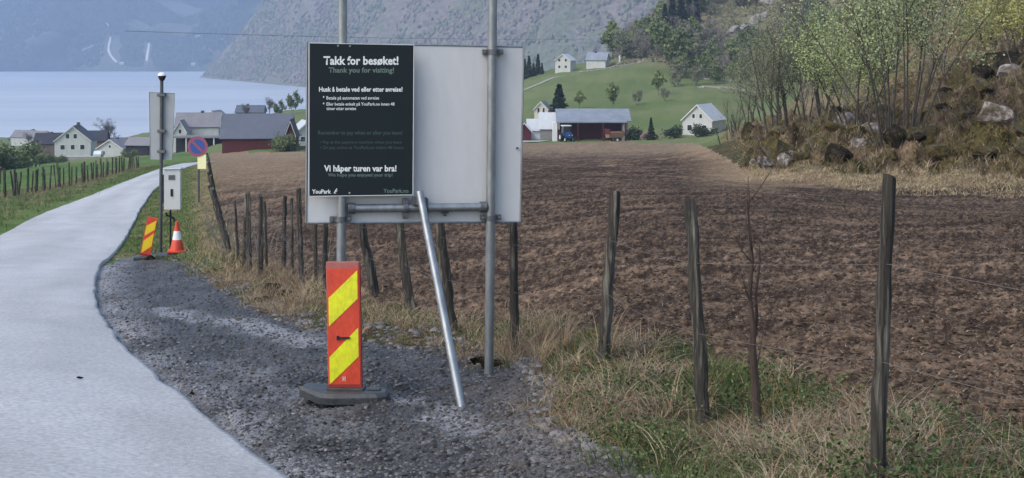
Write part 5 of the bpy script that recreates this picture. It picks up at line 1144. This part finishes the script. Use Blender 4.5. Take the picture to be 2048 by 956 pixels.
for i, (px, py, s_, c, lb) in enumerate([(768, 795, .018, 0, 'black pebble on the gravel right of the striped board foot'), (385, 796, .02, 0, 'dark stone on the gravel close to the road edge'), (160, 773, .02, 0, 'small dark pebble lying on the pale road'), (478, 645, .035, 1, 'white stone on the gravel middle')]):
    p = at(px, py); me = boulder_mesh(500 + i, .7); me.materials.append(M_rkd if c == 0 else M_rkp); o = bpy.data.objects.new('stone', me); COL.objects.link(o); o.scale = (s_ * 1.3, s_, s_); o.location = (p.x, p.y, p.z + .015 + (.05 if px == 160 else .02)); tag(o, lb, 'stone', 'loose stones')
for i, (px, py, d, s_) in enumerate([(540, 590, 17.6, .16), (565, 600, 17.0, .12), (520, 600, 16.6, .10), (985, 690, 11.0, .13), (960, 665, 11.3, .10), (300, 520, 26.8, .12)]):
    me = boulder_mesh(600 + i, .6); me.materials.append(M_rkd); o = bpy.data.objects.new('turf_clod', me); COL.objects.link(o); o.scale = (s_ * 1.4, s_, s_); o.location = G(px, d, .02)
    tag(o, ['dark earth clod at the gravel edge below the thin posts', 'second dark clod right of the one below the thin posts', 'dark clod nearest the gravel below the thin posts', 'dark earth lump behind the foot of the right pole', 'smaller dark lump left of the right pole', 'dark stone between the leaning marker board and the cone'][i], 'clod')

X, Y = scatter_verge(420, (700, 1720), (5.5, 15), seed=16); g4 = fbm(X * .8 + 60, Y * .8, 3); ok = g4 > -.05; X, Y = clear_posts(X[ok], Y[ok]); weeds('spring_weeds', X, Y, 60, .011, (.06, .09, .03), (.17, .22, .085), 33)
M_soil = mat('crumbled_soil', (1.2, 1.2, 1.2), (.8, .8, .8), scale=20, rough=1, attr='Col', spec=.05)
r_ = np.random.default_rng(90); px = r_.uniform(1430, 2250, 5200); X0 = knoll_edge(px); d = X0 * (1 - r_.uniform(-.01, .13, 5200) * r_.uniform(0, 1, 5200)); X = (px - HX) / F * d
tag(tussocks('field_margin_grass', X, d, 9, .18, .16, .025, 1.0, (.20, .155, .09), (.48, .40, .26), 91), kind='stuff')
# crumbled soil on the ploughed field
r_ = np.random.default_rng(18); n = 60000; d = np.exp(r_.uniform(math.log(5), math.log(30), n)); px = r_.uniform(420, 2200, n); X = (px - HX) / F * d; ok = mask_at(is_field, X, d); X, d = X[ok], d[ok]
stones('soil_crumbs', X, d, .004, .024, (.030, .022, .017), (.15, .108, .08), 44, M_soil)
# withered brush along the fence beyond the gravel and tall straw tufts at the foot of posts
br_ = make_tree('bare_shrub', 'grey leafless shrub tangled in the fence beyond the gravel, left one', 'shrub', 71, 1.3, 7, 260, .03, BR, levels=2, base_r=.012, fan=.5, asp=.2, jitter=.06, nb=(5, 8), bark=M_bkp)
for i, (px, d, s_, lb) in enumerate([(470, 23.5, 1.0, None), (488, 22, .9, 'grey leafless shrub tangled in the fence beyond the gravel, middle one'), (540, 20.3, .7, 'grey leafless shrub between the thin posts nearest the board'), (640, 17.8, .7, 'grey leafless shrub right beside the striped marker board top'), (452, 28, .9, 'grey leafless shrub farthest along the field fence')]): put(br_, G(px, d), s_, i * 1.3, lb)
cx = []; cy = []
for (bx_, by_, d, tx, ty, hw) in RF[1:16]:
    for k in range(4): cx.append((bx_ - HX) / F * d + rgv.normal() * .16); cy.append(d + .08 + abs(rgv.normal()) * .14)
Xs, Ys = scatter_verge(900, (430, 1130), (10.5, 26), seed=95); cx += list(Xs); cy += list(Ys)
o = tussocks('tall_straw', np.array(cx), np.array(cy), 34, .05, .34, .005, 1.0, (.16, .11, .07), (.55, .42, .28), 72); tag(o, kind='stuff')
# ------------------------------------------------------------------ haze
hb = MB(); hb.box(-5700, 3600, -60, 6400, WATER - 40, 640)
hm = bpy.data.materials.new('haze_air'); hm.use_nodes = True; t = hm.node_tree; t.nodes.clear()
pv = t.nodes.new('ShaderNodeVolumePrincipled'); pv.inputs['Color'].default_value = (0.55, 0.71, 1.0, 1)
pv.inputs['Density'].default_value = HAZE; pv.inputs['Anisotropy'].default_value = 0.2
mo = t.nodes.new('ShaderNodeOutputMaterial'); t.links.new(pv.outputs[0], mo.inputs['Volume'])
tag(hb.build('haze', hm), kind='stuff')
